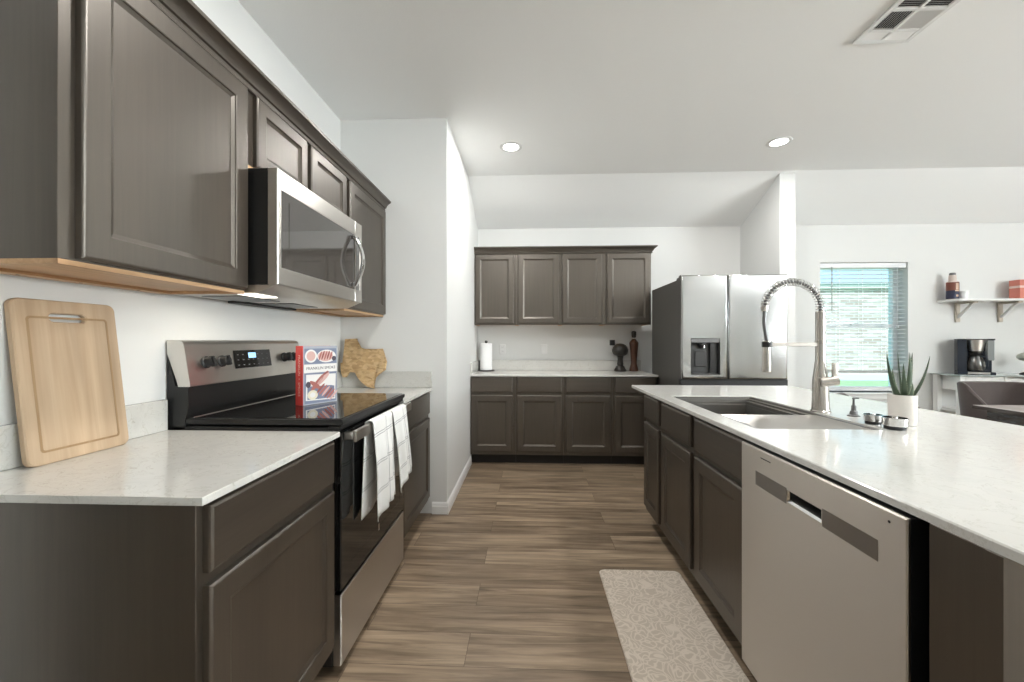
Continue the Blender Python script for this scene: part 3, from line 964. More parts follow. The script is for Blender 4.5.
bm = new(); lathe(bm, [(.045, .0), (.045, .004), (.03, .005), (.028, .001), (.004, .001)], (1.114, 2.026, .6845), 28); obj('drain', bm, 'chrome', sk, off=o)
# roll-up rack
rk = thing('drying_rack', 'roll-up stainless drying rack laid across the near half of the sink', 'rack', (1.114, 1.75, .90))
o = (1.114, 1.75, .90)
bm = new()
yy = 1.604
while yy < 1.93:
    tube(bm, [(SX0 + .016, yy, .9035), (SX1 - .016, yy, .9035)], .0042, 8)
    yy += .0105
rods = obj('rods', bm, 'sinksteel', rk, off=o)
for xx in (SX0 + .0085, SX1 - .0215):
    bm = new(); bx(bm, xx, 1.600, .8985, xx + .013, 1.932, .9095, .002); obj('end_strip', bm, 'greyband', rk, off=o)

# faucet
fx, fy = 1.388, 1.99
fc = thing('faucet', 'tall brushed nickel spring-neck faucet behind the island sink', 'faucet', (fx, fy, .914))
o = (fx, fy, .914)
bm = new(); lathe(bm, [(.041, .0), (.041, .004), (.037, .008), (.0365, .012), (.034, .06), (.032, .15), (.031, .16), (.024, .22), (.021, .24), (.0205, .325), (.0225, .327), (.0225, .338), (.0205, .340), (.0205, .475), (.018, .478)], (fx, fy, .914), 32)
obj('column', bm, 'nickel', fc, off=o)
# neck path: up, arch towards the sink, down to the spray head
hx = fx - .262
path = []
R = .13
zc = 1.405
for i in range(5): path.append((fx, fy, 1.385 + (zc - 1.385) * i / 4))
for i in range(1, 25):
    a = PI * i / 24 * .985
    path.append((fx - R + R * math.cos(a), fy, zc + R * .98 * math.sin(a)))
arch_n = len(path)
bm = new(); tube(bm, path, .0075, 10); obj('neck_hose', bm, 'greyband', fc, off=o)
# the coil
pv = [Vector(p) for p in path]
cum = [0]
for i in range(1, len(pv)): cum.append(cum[-1] + (pv[i] - pv[i - 1]).length)
tot = cum[-1]
turns = 30
coil = []
for i in range(turns * 14 + 1):
    s = tot * i / (turns * 14)
    j = 0
    while j < len(cum) - 2 and cum[j + 1] < s: j += 1
    f = (s - cum[j]) / (cum[j + 1] - cum[j])
    p = pv[j].lerp(pv[j + 1], f)
    t_ = (pv[j + 1] - pv[j]).normalized()
    n_ = Vector((0, 1, 0)); s_ = t_.cross(n_).normalized()
    a = 2 * PI * i / 14
    coil.append(tuple(p + (n_ * math.cos(a) + s_ * math.sin(a)) * .0165))
bm = new(); tube(bm, coil, .0027, 6); obj('spring_coil', bm, 'chrome', fc, off=o)
ex, ey, ez = path[-1]
bm = new(); lathe(bm, [(.010, -.016), (.015, -.014), (.016, .012), (.012, .016)], (ex, ey, ez - .004), 20); obj('coil_ferrule', bm, 'nickel', fc, off=o)
bm = new(); tube(bm, [(ex, ey, ez - .015), (ex - .003, ey, ez - .07), (ex + .004, ey, ez - .12), (ex + .010, ey, 1.250)], .0085, 10); obj('spray_hose', bm, 'greyband', fc, off=o)
sx_ = ex + .010
bm = new(); lathe(bm, [(.010, 1.252), (.017, 1.250), (.018, 1.222), (.0165, 1.22), (.0195, 1.14), (.022, 1.105), (.019, 1.100), (.005, 1.100)], (sx_, ey, 0), 24); sh = obj('spray_head', bm, 'nickel', fc, off=o)
bm = new(); lathe(bm, [(.0215, 1.221), (.0215, 1.246)], (sx_, ey, 0), 24, True); obj('dock_ring', bm, 'blackmat', fc, off=o)
bm = new(); bx(bm, sx_ + .02, fy - .006, 1.224, fx - .015, fy + .006, 1.243, .002); obj('dock_arm', bm, 'nickel', fc, off=o)
bm = new(); tube(bm, [(fx - .022, fy - .030, 1.056), (fx + .046, fy - .044, 1.066)], [.0215, .0235], 20); hb_ = obj('handle_hub', bm, 'nickel', fc, off=o)
bm = new(); bx(bm, fx + .022, fy - .050, 1.070, fx + .046, fy - .036, 1.150, .004, 2); obj('lever', bm, 'nickel', fc, off=o)

# soap dispenser
sd = thing('soap_dispenser', 'small dark metal soap dispenser standing in the island counter beside the faucet', 'soap dispenser', (1.452, 1.875, .914))
bm = new(); lathe(bm, [(.024, 0), (.024, .004), (.016, .008), (.014, .022), (.0095, .026), (.0095, .045), (.006, .05), (.0045, .052), (.0045, .078), (.003, .080)], (0, 0, 0), 24); obj('pump_body', bm, 'greyband', sd)
bm = new(); tube(bm, [(-.004, 0, .078), (.008, 0, .081), (.020, -.004, .080)], [.005, .0048, .0035], 10); obj('spout', bm, 'greyband', sd)

# two steel sink strainers
def strainer(label, loc, r, h, base_dark):
    t = thing('sink_strainer', label, 'strainer', loc, 0, 'sink strainers beside the sink')
    bm = new(); lathe(bm, [(r * .80, .0), (r * .82, h * .3), (r * .98, h * .34), (r, h * .4), (r, h), (r * 1.0 + .002, h + .001), (r * .93, h + .001), (r * .92, h * .45), (.004, h * .42)], (0, 0, 0), 36); obj('cup', bm, 'chrome', t)
    bm = new(); lathe(bm, [(r * .83, .0008), (r * .845, h * .29)], (0, 0, 0), 36, False); obj('gasket', bm, 'blackmat', t)
    bm = new(); lathe(bm, [(.006, h * .42), (.005, h * .9), (.009, h * 1.0), (.008, h * 1.1), (.002, h * 1.12)], (0, 0, 0), 16); obj('knob', bm, 'chrome', t)
    return t
strainer('steel sink strainer left of its twin, near the soap dispenser', (1.392, 1.700, .9142), .031, .038, True)
strainer('steel sink strainer in front of the white plant pot', (1.392, 1.602, .9142), .039, .044, True)

# aloe
pl = thing('potted_aloe', 'spiky green aloe in a white ceramic pot on the island counter', 'plant', (1.506, 1.70, .914))
bm = new(); lathe(bm, [(.041, 0), (.043, .002), (.0455, .118), (.045, .120), (.041, .120), (.040, .108), (.004, .106)], (0, 0, 0), 48); obj('pot', bm, 'ceramic', pl)
bm = new(); lathe(bm, [(.0398, .1085), (.03, .112), (.003, .113)], (0, 0, 0), 24); obj('soil', bm, 'soil', pl)
def aloe_leaf(base, tip, bend, w):
    base, tip = Vector(base), Vector(tip)
    mid = (base + tip) / 2 + Vector(bend)
    bm = new(); rings = []
    n = 14
    d0 = (tip - base)
    out = Vector((d0.x, d0.y, 0))
    if out.length < 1e-4: out = Vector((0, -1, 0))
    out.normalize()
    side = Vector((-out.y, out.x, 0))
    thorns = []
    for i in range(n + 1):
        t_ = i / n
        p = base * (1 - t_) ** 2 + mid * 2 * t_ * (1 - t_) + tip * t_ ** 2
        ww = w * (1 - t_) ** .75 * (1 if t_ > .1 else .8 + 2 * t_) + .0006
        th = ww * .42
        # crescent section: flat/concave upper side inward, rounded outside
        rings.append([tuple(p + side * ww * math.cos(a) + out * th * (math.sin(a) if math.sin(a) > 0 else .25 * math.sin(a))) for a in [2 * PI * k / 10 for k in range(10)]])
        if 0 < i < n - 1:
            thorns += [(p + side * ww, side), (p - side * ww, -side)]
    ring_loop(bm, rings)
    lf = obj('leaf', bm, 'leaf', pl, ang=60)
    bm = new()
    for p, s_ in thorns:
        q = p + s_ * .0035 + Vector((0, 0, .0015))
        tube(bm, [tuple(p - s_ * .001), tuple(q)], [.0013, .0003], 5)
    obj('spines', bm, 'thorn', lf)
for base, tip, bend, w in [
    ((-.024, -.01, .110), (-.086, -.03, .287), (-.012, 0, -.03), .0125),
    ((-.016, .012, .110), (-.046, .02, .292), (-.010, 0, -.02), .0105),
    ((-.006, -.018, .110), (-.030, -.05, .246), (-.004, -.006, -.02), .0105),
    ((.004, .004, .112), (-.004, .012, .292), (-.002, .0, 0), .0115),
    ((.010, -.012, .110), (.014, -.03, .290), (.006, -.006, -.01), .0135),
    ((.022, .006, .110), (.066, .018, .288), (.006, 0, -.02), .0125),
    ((.028, -.012, .110), (.102, -.03, .276), (.010, -.004, -.03), .0125),
    ((-.002, .022, .110), (.020, .07, .22), (0, .01, -.02), .011),
    ((.0, -.03, .108), (.006, -.055, .170), (0, -.010, -.01), .010)]:
    aloe_leaf((base[0] * .85, base[1] * .85, base[2]), (tip[0] * .88 - .006, tip[1] * .82, tip[2] * 1.0), bend, w * 1.02)

# ------------------------------------------------------------------ refrigerator
fr = thing('refrigerator', 'tall stainless French-door refrigerator with water dispenser, against the partition', 'refrigerator', (1.293, 3.5, 0))
FW = .885
bm = new(); bx(bm, .004, .066, .03, FW - .004, .835, 1.785, .006, 2); obj('body', bm, 'fridge_side', fr)
bm = new(); bx(bm, .02, .10, 0, FW - .02, .78, .03); obj('base_grille', bm, 'blackmat', fr)
def fdoor(name, x0, x1, z0, z1, hole=None):
    bm = new()
    rings = [(.002, .062), (0, .058), (0, .016), (.003, .007), (.008, .0025), (.016, 0)]
    mats = [1, 1, 0, 0, 0, 0]
    if hole:
        hx0, hx1, hz0, hz1 = hole
        rings += [((hx0 - x0, x1 - hx1, hz0 - z0, z1 - hz1), 0), ((hx0 - x0 + .003, x1 - hx1 + .003, hz0 - z0 + .003, z1 - hz1 + .003), .004), ((hx0 - x0 + .006, x1 - hx1 + .006, hz0 - z0 + .01, z1 - hz1 + .003), .052)]
        mats += [2, 2, 2]
    ring_panel(bm, x0, x1, z0, z1, rings, 0, mats=mats)
    return obj(name, bm, ['steel_v', 'fridge_side', 'greyplastic'], fr, ang=40)
ld = fdoor('upper_door', .001, .389, .925, 1.812, (.079, .325, .962, 1.275))
rd = fdoor('upper_door', .394, FW - .001, .925, 1.812)
fdoor('lower_door', .001, .389, .06, .865)
fdoor('lower_door', .394, FW - .001, .06, .865)
bm = new(); bx(bm, .002, .020, .868, FW + .010, .064, .922, .002); obj('recess_grip', bm, 'blackmat', fr)
bm = new(); bx(bm, .082, .002, 1.236, .322, .048, 1.272, .002); ds = obj('dispenser_panel', bm, 'greyband', ld)
bm = new(); lathe(bm, [(.030, 0), (.030, -.02), (.018, -.03), (.012, -.05), (.002, -.05)], (.180, .030, 1.236), 20); obj('nozzle', bm, 'blackmat', ld)
bm = new(); tube(bm, [(.196, .016, 1.215), (.196, .014, 1.190)], .006, 10); obj('water_spout', bm, 'chrome', ld)
bm = new(); bx(bm, .130, .040, 1.030, .228, .050, 1.165, .004); obj('paddle', bm, 'greyplastic', ld)
bm = new(); bx(bm, .254, .03, .978, .318, .0505, 1.234); obj('dark_side_panel', bm, 'black', ld)
bm = new(); bx(bm, .10, .008, .968, .30, .05, .975, .001); obj('drip_tray', bm, 'greyplastic', ld)
for xx in (.02, FW - .10):
    bm = new(); bx(bm, xx, .07, 1.785, xx + .08, .17, 1.808, .005, 2); obj('hinge_cover', bm, 'fridge_side', fr)
bm = new(); tube(bm, [(.800, -.0008, 1.742), (.800, .001, 1.742)], .016, 20); obj('badge', bm, 'markwhite', rd)

# ------------------------------------------------------------------ things on the left counter and range
# cutting board, leaning on the wall, seen from the aisle
def tilt_root(t, M4):
    t.matrix_world = M4
cb = thing('cutting_board', 'large pale wooden cutting board with juice groove and handle slot, leaning on left wall', 'cutting board')
bw, bh, bt_ = .272, .455, .019
# local: x = width, z = height, y=0 front (facing -Y local)
def rounded(x0, x1, z0, z1, r, n=6):
    pts = []
    for cx_, cz_, a0 in ((x1 - r, z0 + r, -PI / 2), (x1 - r, z1 - r, 0), (x0 + r, z1 - r, PI / 2), (x0 + r, z0 + r, PI)):
        for i in range(n + 1):
            a = a0 + PI / 2 * i / n
            pts.append((cx_ + r * math.cos(a), cz_ + r * math.sin(a)))
    return pts
outer = rounded(0, bw, 0, bh, .022)
slot = rounded(.086, .182, bh - .062, bh - .038, .0119)
bm = new()
def P3(p, y): return (p[0], y, p[1])
ins = rounded(.003, bw - .003, .003, bh - .003, .0195)
sl2 = rounded(.083, .185, bh - .065, bh - .035, .0149)
ring_loop(bm, [[P3(p, bt_) for p in ins], [P3(p, bt_ - .003) for p in outer], [P3(p, .003) for p in outer], [P3(p, 0) for p in ins], [P3(p, 0) for p in sl2], [P3(p, .003) for p in slot], [P3(p, bt_ - .003) for p in slot], [P3(p, bt_) for p in sl2]], torus=True)
obj('board', bm, 'board', cb, ang=30)
M['groove'] = wood('groove_wood', (0.30, 0.185, 0.09), (0.40, 0.27, 0.145), 'Z', 0.6, 34, 7, 0.05)
bm = new()
go, gi = rounded(.030, bw - .030, .032, bh - .048, .010), rounded(.036, bw - .036, .038, bh - .054, .006)
ring_loop(bm, [[P3(p, -.0004) for p in go], [P3(p, -.0008) for p in gi], [P3(p, .001) for p in gi], [P3(p, .001) for p in go]], torus=True)
obj('juice_groove', bm, 'groove', cb)
p0 = Vector((-1.306, 1.004, .9148))
wdir = Vector((-.006, 1, 0)).normalized()
lean = math.radians(6.9)
# local -Y must face +X (rotate 90 deg), then tilt back about the width axis
zdir = (Vector((-math.sin(lean) , 0, math.cos(lean))))
ydir = zdir.cross(wdir).normalized()
zdir = wdir.cross(ydir).normalized()
cb.matrix_world = Matrix(((wdir.x, ydir.x, zdir.x, p0.x), (wdir.y, ydir.y, zdir.y, p0.y), (wdir.z, ydir.z, zdir.z, p0.z), (0, 0, 0, 1)))

# cookbook on the cooktop
bk = thing('cookbook', 'cookbook with a red spine and meat photo cover standing on the cooktop', 'book')
BT, BW_, BH = .052, .176, .268
# local: cover faces -Y, spine at x=0 faces -X
bm = new(); bx(bm, .002, .003, .003, BW_ - .004, BT - .003, BH - .003); obj('page_block', bm, 'pages', bk)
bm = new(); bx(bm, .0, 0, 0, BW_, .0026, BH, .0006); fc_ = obj('front_cover', bm, 'bookbg', bk)
bm = new(); bx(bm, .0, BT - .0026, 0, BW_, BT, BH, .0006); obj('back_cover', bm, 'bookred', bk)
bm = new(); bx(bm, -.0022, .0, 0, .0005, BT, BH, .0006); sp_ = obj('spine', bm, 'bookred', bk)
def cover_shape(bm, pts, lay, mi):
    vs = [bm.verts.new((x, -.0002 - .00015 * lay, z)) for x, z in pts]
    f = bm.faces.new(vs); f.material_index = mi
def ell(cx_, cz_, rx, rz, rot=0, n=22):
    return [(cx_ + rx * math.cos(a) * math.cos(rot) - rz * math.sin(a) * math.sin(rot), cz_ + rx * math.cos(a) * math.sin(rot) + rz * math.sin(a) * math.cos(rot)) for a in [2 * PI * i / n for i in range(n)]]
bm = new()
mats_ = ['bookwhite', 'bookmeat', 'bookmeat2', 'bookpink', 'bookcream', 'bookdark', 'bookblue']
B = lambda *a: cover_shape(bm, *a)
# upper food picture
B([(.006, .186), (.170, .186), (.170, .256), (.006, .256)], 1, 6)
B(ell(.038, .222, .030, .030), 2, 0); B(ell(.038, .222, .022, .022), 3, 3)
B(ell(.118, .220, .050, .030), 2, 0); B(ell(.112, .220, .040, .024), 3, 3)
for k in range(5): B(ell(.085 + k * .014, .222 + .002 * (k % 2), .0045, .022, -.35), 4, 1 if k % 2 else 2)
B(ell(.158, .208, .012, .011), 5, 5)
# title band
B([(0.004, .146), (.174, .146), (.174, .184), (.004, .184)], 1, 0)
# lower food picture
B([(.006, .006), (.170, .006), (.170, .144), (.006, .144)], 1, 6)
B([(.012, .020), (.165, .014), (.168, .135), (.014, .138)], 2, 0)
B([(.020, .024), (.160, .020), (.160, .080), (.020, .084)], 3, 6)
B([(.105, .090), (.165, .075), (.168, .132), (.120, .136)], 4, 0)
B(ell(.084, .108, .060, .013, .75), 5, 1); B(ell(.070, .098, .052, .010, .85), 6, 2); B(ell(.098, .112, .045, .010, .7), 6, 3)
B(ell(.060, .088, .034, .010, -.6), 7, 2)
for k in range(6): B(ell(.086 + k * .0135, .070 - k * .0075, .030, .0058, .78), 8 + k, (1, 2, 3)[k % 3])
B(ell(.046, .044, .026, .022), 8, 4); B(ell(.046, .044, .014, .012), 9, 0)
B(ell(.024, .092, .012, .014), 8, 5)
obj('cover_picture', bm, mats_, fc_, smooth=False)
for f_, z_, s_ in (('FRANKLIN SMOKE', .165, .0185),):
    text_part('cover_title', f_, s_, 'bookdark', fc_, Matrix.Translation((BW_ / 2 + .002, -.0008, z_)) @ Matrix.Rotation(PI / 2, 4, 'X'))
text_part('spine_title', 'FRANKLIN  \u2022  SMOKE', .020, 'boxpale', sp_, Matrix.Translation((-.0026, BT / 2, BH / 2)) @ Matrix.Rotation(-PI / 2, 4, 'Z') @ Matrix.Rotation(PI / 2, 4, 'X') @ Matrix.Rotation(-PI / 2, 4, 'Z'))
bd = Vector((.080, .159, 0)).normalized()      # along the cover, away from the spine
bk.matrix_world = Matrix(((bd.x, -bd.y, 0, -1.010), (bd.y, bd.x, 0, 1.772), (0, 0, 1, .9592), (0, 0, 0, 1)))

# state-shaped chip-wood board
px_t = [(110, 110), (235, 105), (240, 175), (300, 205), (345, 212), (390, 222), (450, 208), (515, 205), (530, 270), (548, 290), (562, 330), (555, 410), (500, 450), (470, 472), (455, 490), (440, 545), (452, 592), (420, 588), (380, 580), (330, 545), (300, 520), (270, 488), (240, 440), (180, 436), (150, 485), (118, 484), (98, 452), (88, 405), (80, 350), (108, 338)]
SC = 0.685 / 10.5 / 100 * 10
sc_ = (1.121 - .922) / (590 - 300) * 1.0
pts = [((x - 110) * .000695, (592 - y) * .000735) for x, y in px_t]
tb = thing('serving_board', 'state-shaped chip-wood board leaning in the corner beyond the range', 'serving board', (-1.338, 2.842, .9148))
bm = new(); 
def inset_poly(pp, d):
    cx_ = sum(p[0] for p in pp) / len(pp); cz_ = sum(p[1] for p in pp) / len(pp)
    return [(p[0] + (cx_ - p[0]) * d, p[1] + (cz_ - p[1]) * d) for p in pp]
ring_loop(bm, [[P3(p, .0) for p in inset_poly(pts, .008)], [P3(p, .002) for p in pts], [P3(p, .016) for p in pts], [P3(p, .018) for p in inset_poly(pts, .008)]])
bmesh.ops.triangulate(bm, faces=[f for f in bm.faces if len(f.verts) > 4])
obj('board', bm, 'osb', tb, smooth=False)
tb.location = (-1.334, 2.824, .9148)
tb.rotation_euler = (math.radians(-9.5), 0, 0)

# dish towels on the range handle
def dish_towel(label, y0, y1, front_len, back_len, seed, flare=0.0):
    rnd = random.Random(seed)
    bm = new()
    uvl = bm.loops.layers.uv.new('UVMap')
    hxw = -.70 + .041; topz = .9125; half = .0125
    nW = 26
    prof = []
    for i in range(17): prof.append(('b', 1 - i / 16))
    for i in range(1, 8): prof.append(('t', i / 8))
    for i in range(17): prof.append(('f', i / 16))
    grid = []
    ph = rnd.random() * 6
    for w in range(nW + 1):
        u = w / nW
        yb = y0 + (y1 - y0) * u
        row = []
        for k, t_ in prof:
            if k == 'b':
                z = topz - t_ * (back_len + .01 * math.sin(u * 5 + ph)); x = hxw - half - .003 - .004 * t_ * (1 + math.sin(u * 9 + ph)); s = -t_ * back_len
                yy = yb + (u - .5) * .012 * t_ - .012 * t_
            elif k == 't':
                a = PI * (1 - t_); x = hxw + math.cos(a) * half; z = topz + math.sin(a) * .006; s = t_ * .03; yy = yb
            else:
                fold = .011 * math.sin(u * PI * 2.6 + ph) + .006 * math.sin(u * PI * 5.2 + ph * 2)
                z = topz - t_ * (front_len + .012 * math.sin(u * 4 + ph) - flare * .04 * u); x = hxw + half + .003 + abs(fold) * min(1, t_ * 2.2) + t_ * .012; s = .03 + t_ * front_len
                yy = yb + (u - .5) * .02 * t_ + flare * .06 * t_
            row.append((bm.verts.new((x, yy, z)), (u * (y1 - y0) * 1.45, s)))
        grid.append(row)
    for w in range(nW):
        for i in range(len(prof) - 1):
            q = [grid[w][i], grid[w + 1][i], grid[w + 1][i + 1], grid[w][i + 1]]
            f = bm.faces.new([a[0] for a in q])
            for lp, a in zip(f.loops, q): lp[uvl].uv = a[1]
    o_ = obj('dish_towel', bm, 'towel', ang=180)
    m_ = o_.modifiers.new('thickness', 'SOLIDIFY'); m_.thickness = .0035; m_.offset = 1
    tag(o_, label, 'dish towel', 'dish towels on the range handle')
    return o_
dish_towel('white checked dish towel on the range handle, the nearer and longer one', 1.645, 1.872, .392, .385, 3, .0)
dish_towel('white checked dish towel on the range handle, the farther one by the back cabinet', 1.884, 2.085, .385, .36, 8, 1.0)

# ------------------------------------------------------------------ things on the back counter
pt = thing('paper_towel_holder', 'paper towel roll on a black stand at the left end of the back counter', 'paper towel holder', (-.480, 4.54, .9145))
bm = new(); lathe(bm, [(.092, 0), (.092, .009), (.088, .012), (.003, .012)], (0, 0, 0), 40); obj('base', bm, 'blackmat', pt)
bm = new(); lathe(bm, [(.018, .0125), (.063, .0125), (.066, .016), (.066, .306), (.063, .310), (.020, .310)], (0, 0, 0), 40); obj('paper_roll', bm, 'paper', pt)
bm = new(); lathe(bm, [(.007, .012), (.007, .312), (.012, .316), (.018, .328), (.013, .341), (.003, .344)], (0, 0, 0), 20); obj('post', bm, 'blackmat', pt)
bm = new(); tube(bm, [(-.080, 0, .010), (-.080, 0, .115)], .007, 10); obj('tension_arm', bm, 'blackmat', pt)

ms = thing('mushroom_figure', 'dark carved mushroom-shaped figure on the back counter beside the tall wooden mill', 'figurine', (1.015, 4.56, .9145))
bm = new(); lathe(bm, [(.062, 0), (.064, .012), (.058, .02), (.050, .032), (.044, .05), (.030, .058), (.029, .068), (.034, .075), (.030, .085), (.028, .13), (.032, .155), (.038, .165)], (0, 0, 0), 28); obj('stem', bm, 'darkcarve', ms)
bm = new(); lathe(bm, [(.020, .160), (.050, .166), (.070, .182), (.080, .205), (.082, .225), (.074, .252), (.056, .276), (.030, .290), (.004, .294)], (0, 0, 0), 32)
for v in bm.verts:
    a = math.atan2(v.co.y, v.co.x); rr_ = math.hypot(v.co.x, v.co.y)
    k = 1 + .035 * math.sin(a * 9 + v.co.z * 60)
    v.co.x *= k; v.co.y *= k
obj('cap', bm, 'darkcarve', ms)

ms.scale = (1.06, 1.06, 1.05)
ml = thing('pepper_mill', 'tall reddish turned-wood mill on the back counter, nearest the refrigerator', 'pepper mill', (1.171, 4.58, .9145))
ml.scale = (1.08, 1.08, 1.05)
bm = new(); lathe(bm, [(.046, 0), (.047, .008), (.043, .03), (.031, .075), (.030, .10), (.036, .19), (.046, .285), (.047, .300), (.040, .312), (.022, .335), (.016, .342)], (0, 0, 0), 32); obj('body', bm, 'millwood', ml)
bm = new(); lathe(bm, [(.014, .341), (.015, .352), (.014, .354)], (0, 0, 0), 24); obj('neck_ring', bm, 'millneck', ml)
bm = new(); lathe(bm, [(.015, .354), (.022, .364), (.024, .395), (.024, .412), (.018, .424), (.003, .427)], (0, 0, 0), 24); obj('stopper', bm, 'darkcarve', ml)

def outlet(name, label, x, z, cat, kind):
    t = thing(name, label, cat, (x, YB, z), 0, 'wall plates above the back counter')
    bm = new(); ring_panel(bm, -.036, .036, -.058, .058, [(.001, .005), (0, .004), (.004, .0005), (.006, 0)], -.006); obj('plate', bm, 'whitegloss', t)
    if kind == 'outlet':
        for dz in (-.024, .024):
            bm = new(); ring_panel(bm, -.017, .017, dz - .014, dz + .014, [(0, .004), (0, .001), (.002, 0)], -.008); s_ = obj('socket', bm, 'whitegloss', t)
            bm = new(); bx(bm, -.008, -.0086, dz - .004, -.006, -.0079, dz + .006); bx(bm, .006, -.0086, dz - .004, .008, -.0079, dz + .006); lathe(bm, [(.0025, 0), (.0025, .001)], (0, -.0084, dz - .009), 8); obj('slots', bm, 'darkslot', s_)
    else:
        bm = new(); bx(bm, -.006, -.014, -.010, .006, -.0055, .012, .002); obj('toggle', bm, 'darkslot' if kind == 'dark' else 'whitegloss', t)
    return t
outlet('wall_outlet', 'white double wall outlet above the paper towel holder', -.305, 1.155, 'outlet', 'outlet')
outlet('wall_outlet', 'white wall plate with a toggle in the middle of the back wall', .175, 1.155, 'outlet', 'toggle')
outlet('wall_outlet', 'white wall outlet behind the mushroom figure, with a black plug in it', .955, 1.185, 'outlet', 'outlet')
bm = new(); bx(bm, .922, YB - .050, 1.200, .978, YB - .0088, 1.262, .006, 2)
tag(obj('plug_adapter', bm, 'blackmat'), 'black plug-in adapter in the outlet behind the mushroom figure', 'plug')

# ------------------------------------------------------------------ floor mat
rug = thing('kitchen_mat', 'beige kitchen mat with a pale leaf pattern on the floor beside the island', 'mat', (.59, 1.84, 0))
mx0, mx1, my0, my1 = .378, .806, 1.40, 2.222
bm = new()
ro = rounded(mx0, mx1, my0, my1, .03); ri = rounded(mx0 + .005, mx1 - .005, my0 + .005, my1 - .005, .027)
ring_loop(bm, [[(p[0], p[1], .0008) for p in ro], [(p[0], p[1], .007) for p in ro], [(p[0], p[1], .011) for p in ri]])
obj('pad', bm, 'rug', rug, off=(.59, 1.84, 0))
# ------------------------------------------------------------------ dining area
cs = thing('console_table', 'white console table with a glass top under the wall shelf', 'console table', (4.75, 4.45, 0))
o = (4.75, 4.45, 0)
cx0, cx1, cy0, cy1 = 4.47, 5.75, 4.39, 4.68
bm = new(); bx(bm, cx0 - .025, cy0 - .025, .885, cx1, cy1 + .01, .897, .002); obj('glass_top', bm, 'shelfglass', cs, off=o)
for a, b in ((cx0, cx0 + .05), (4.91, 4.94), (cx1 - .05, cx1)):
    for c, d in ((cy0, cy0 + .05), (cy1 - .05, cy1)):
        bm = new(); bx(bm, a, c, 0, b, d, .8848, .002); obj('leg', bm, 'white', cs, off=o)
bm = new(); bx(bm, cx0 + .051, cy0 + .052, .73, cx1 - .051, cy1 - .052, .8848); obj('drawer_box', bm, 'white', cs, off=o)
bm = new(); ring_panel(bm, cx0 + .052, 4.908, .733, .878, [(0, .018), (0, .003), (.003, 0)], cy0 + .002); obj('drawer_front', bm, 'white', cs, off=o)
bm = new(); ring_panel(bm, 4.942, cx1 - .052, .733, .860, [(0, .018), (0, .003), (.003, 0)], cy0 + .03); obj('drawer_front', bm, 'white', cs, off=o)
bm = new(); bx(bm, cx0 + .051, cy0 + .01, .50, cx1 - .051, cy1 - .01, .53, .002); obj('shelf', bm, 'white', cs, off=o)

# coffee maker
cm = thing('coffee_maker', 'black and steel drip coffee maker on the white console table', 'coffee maker', (4.74, 4.515, .8975), math.radians(-38))
cm.scale = (.82, .82, 1.0)
h_ = .375
bm = new(); bx(bm, -.165, -.12, 0, .165, .13, .030, .006, 2); bx(bm, -.165, -.10, .03, -.080, .13, h_ - .01, .006, 2); obj('housing', bm, 'carafe_top', cm)
bm = new(); bx(bm, -.166, -.115, h_ - .010, .09, .13, h_, .003, 2); obj('lid', bm, 'black', cm)
bm = new(); lathe(bm, [(.062, .245), (.066, .25), (.088, h_ - .012), (.06, h_ - .011)], (.005, -.025, 0), 36); obj('brew_basket', bm, 'steel', cm)
bm = new(); lathe(bm, [(.058, .222), (.062, .246), (.03, .247)], (.005, -.025, 0), 30); obj('filter_outlet', bm, 'black', cm)
bm = new(); bx(bm, -.085, .075, .03, .16, .13, h_ - .012, .004); obj('back_column', bm, 'carafe_top', cm)
bm = new(); bx(bm, .100, -.07, .150, .158, .074, h_ - .016, .008, 2); obj('water_tank', bm, 'tankglass', cm)
bm = new(); bx(bm, .096, -.075, h_ - .016, .164, .076, h_, .003); obj('tank_lid', bm, 'black', cm)
bm = new(); ring_panel(bm, -.075, .115, .005, .028, [(0, .004), (0, .001), (.001, 0)], -.1225); obj('base_trim', bm, 'steel', cm)
car = new(); lathe(car, [(.060, .034), (.078, .045), (.086, .085), (.080, .13), (.060, .170), (.056, .185), (.053, .185), (.057, .168), (.076, .128), (.082, .085), (.074, .048), (.056, .038)], (.005, -.025, 0), 36)
cf = obj('carafe', car, 'micro_glass', cm)
bm = new(); lathe(bm, [(.058, .186), (.058, .200), (.045, .21), (.004, .212)], (.005, -.025, 0), 30); obj('carafe_lid', bm, 'black', cf)
bm = new(); tube(bm, [(.055, -.068, .188), (.085, -.102, .180), (.098, -.115, .14), (.092, -.108, .085), (.074, -.088, .07)], .009, 10); obj('carafe_handle', bm, 'carafe_top', cf)

# wall shelf
sh_ = thing('wall_shelf', 'white wall shelf on two brackets beside the dining window', 'shelf', (4.85, YB, 1.70))
o = (4.85, YB, 1.70)
bm = new(); bx(bm, 4.535, YB - .235, 1.676, 5.75, YB - .002, 1.698, .003, 2); obj('plank', bm, 'white', sh_, off=o)
for xx in (4.74, 5.19):
    bm = new(); bx(bm, xx - .022, YB - .022, 1.46, xx + .022, YB - .002, 1.6755, .002); bx(bm, xx - .022, YB - .20, 1.655, xx + .022, YB - .0225, 1.6755, .002)
    br_ = obj('bracket', bm, 'strut', sh_, off=o)
    bm = new(); prism(bm, [(YB - .022, 1.50), (YB - .022, 1.53), (YB - .150, 1.655), (YB - .180, 1.655)], xx - .010, xx + .010, 'yz'); obj('diagonal_strut', bm, 'greystrut', br_, off=o)
jr = thing('spice_bottle', 'tall bottle with blue and red label at the left end of the wall shelf', 'bottle', (4.60, 4.60, 1.6985))
bm = new(); lathe(bm, [(.048, 0), (.051, .004), (.051, .188), (.046, .196), (.032, .200), (.030, .262), (.024, .268), (.003, .268)], (0, 0, 0), 32); obj('body', bm, 'jarcream', jr)
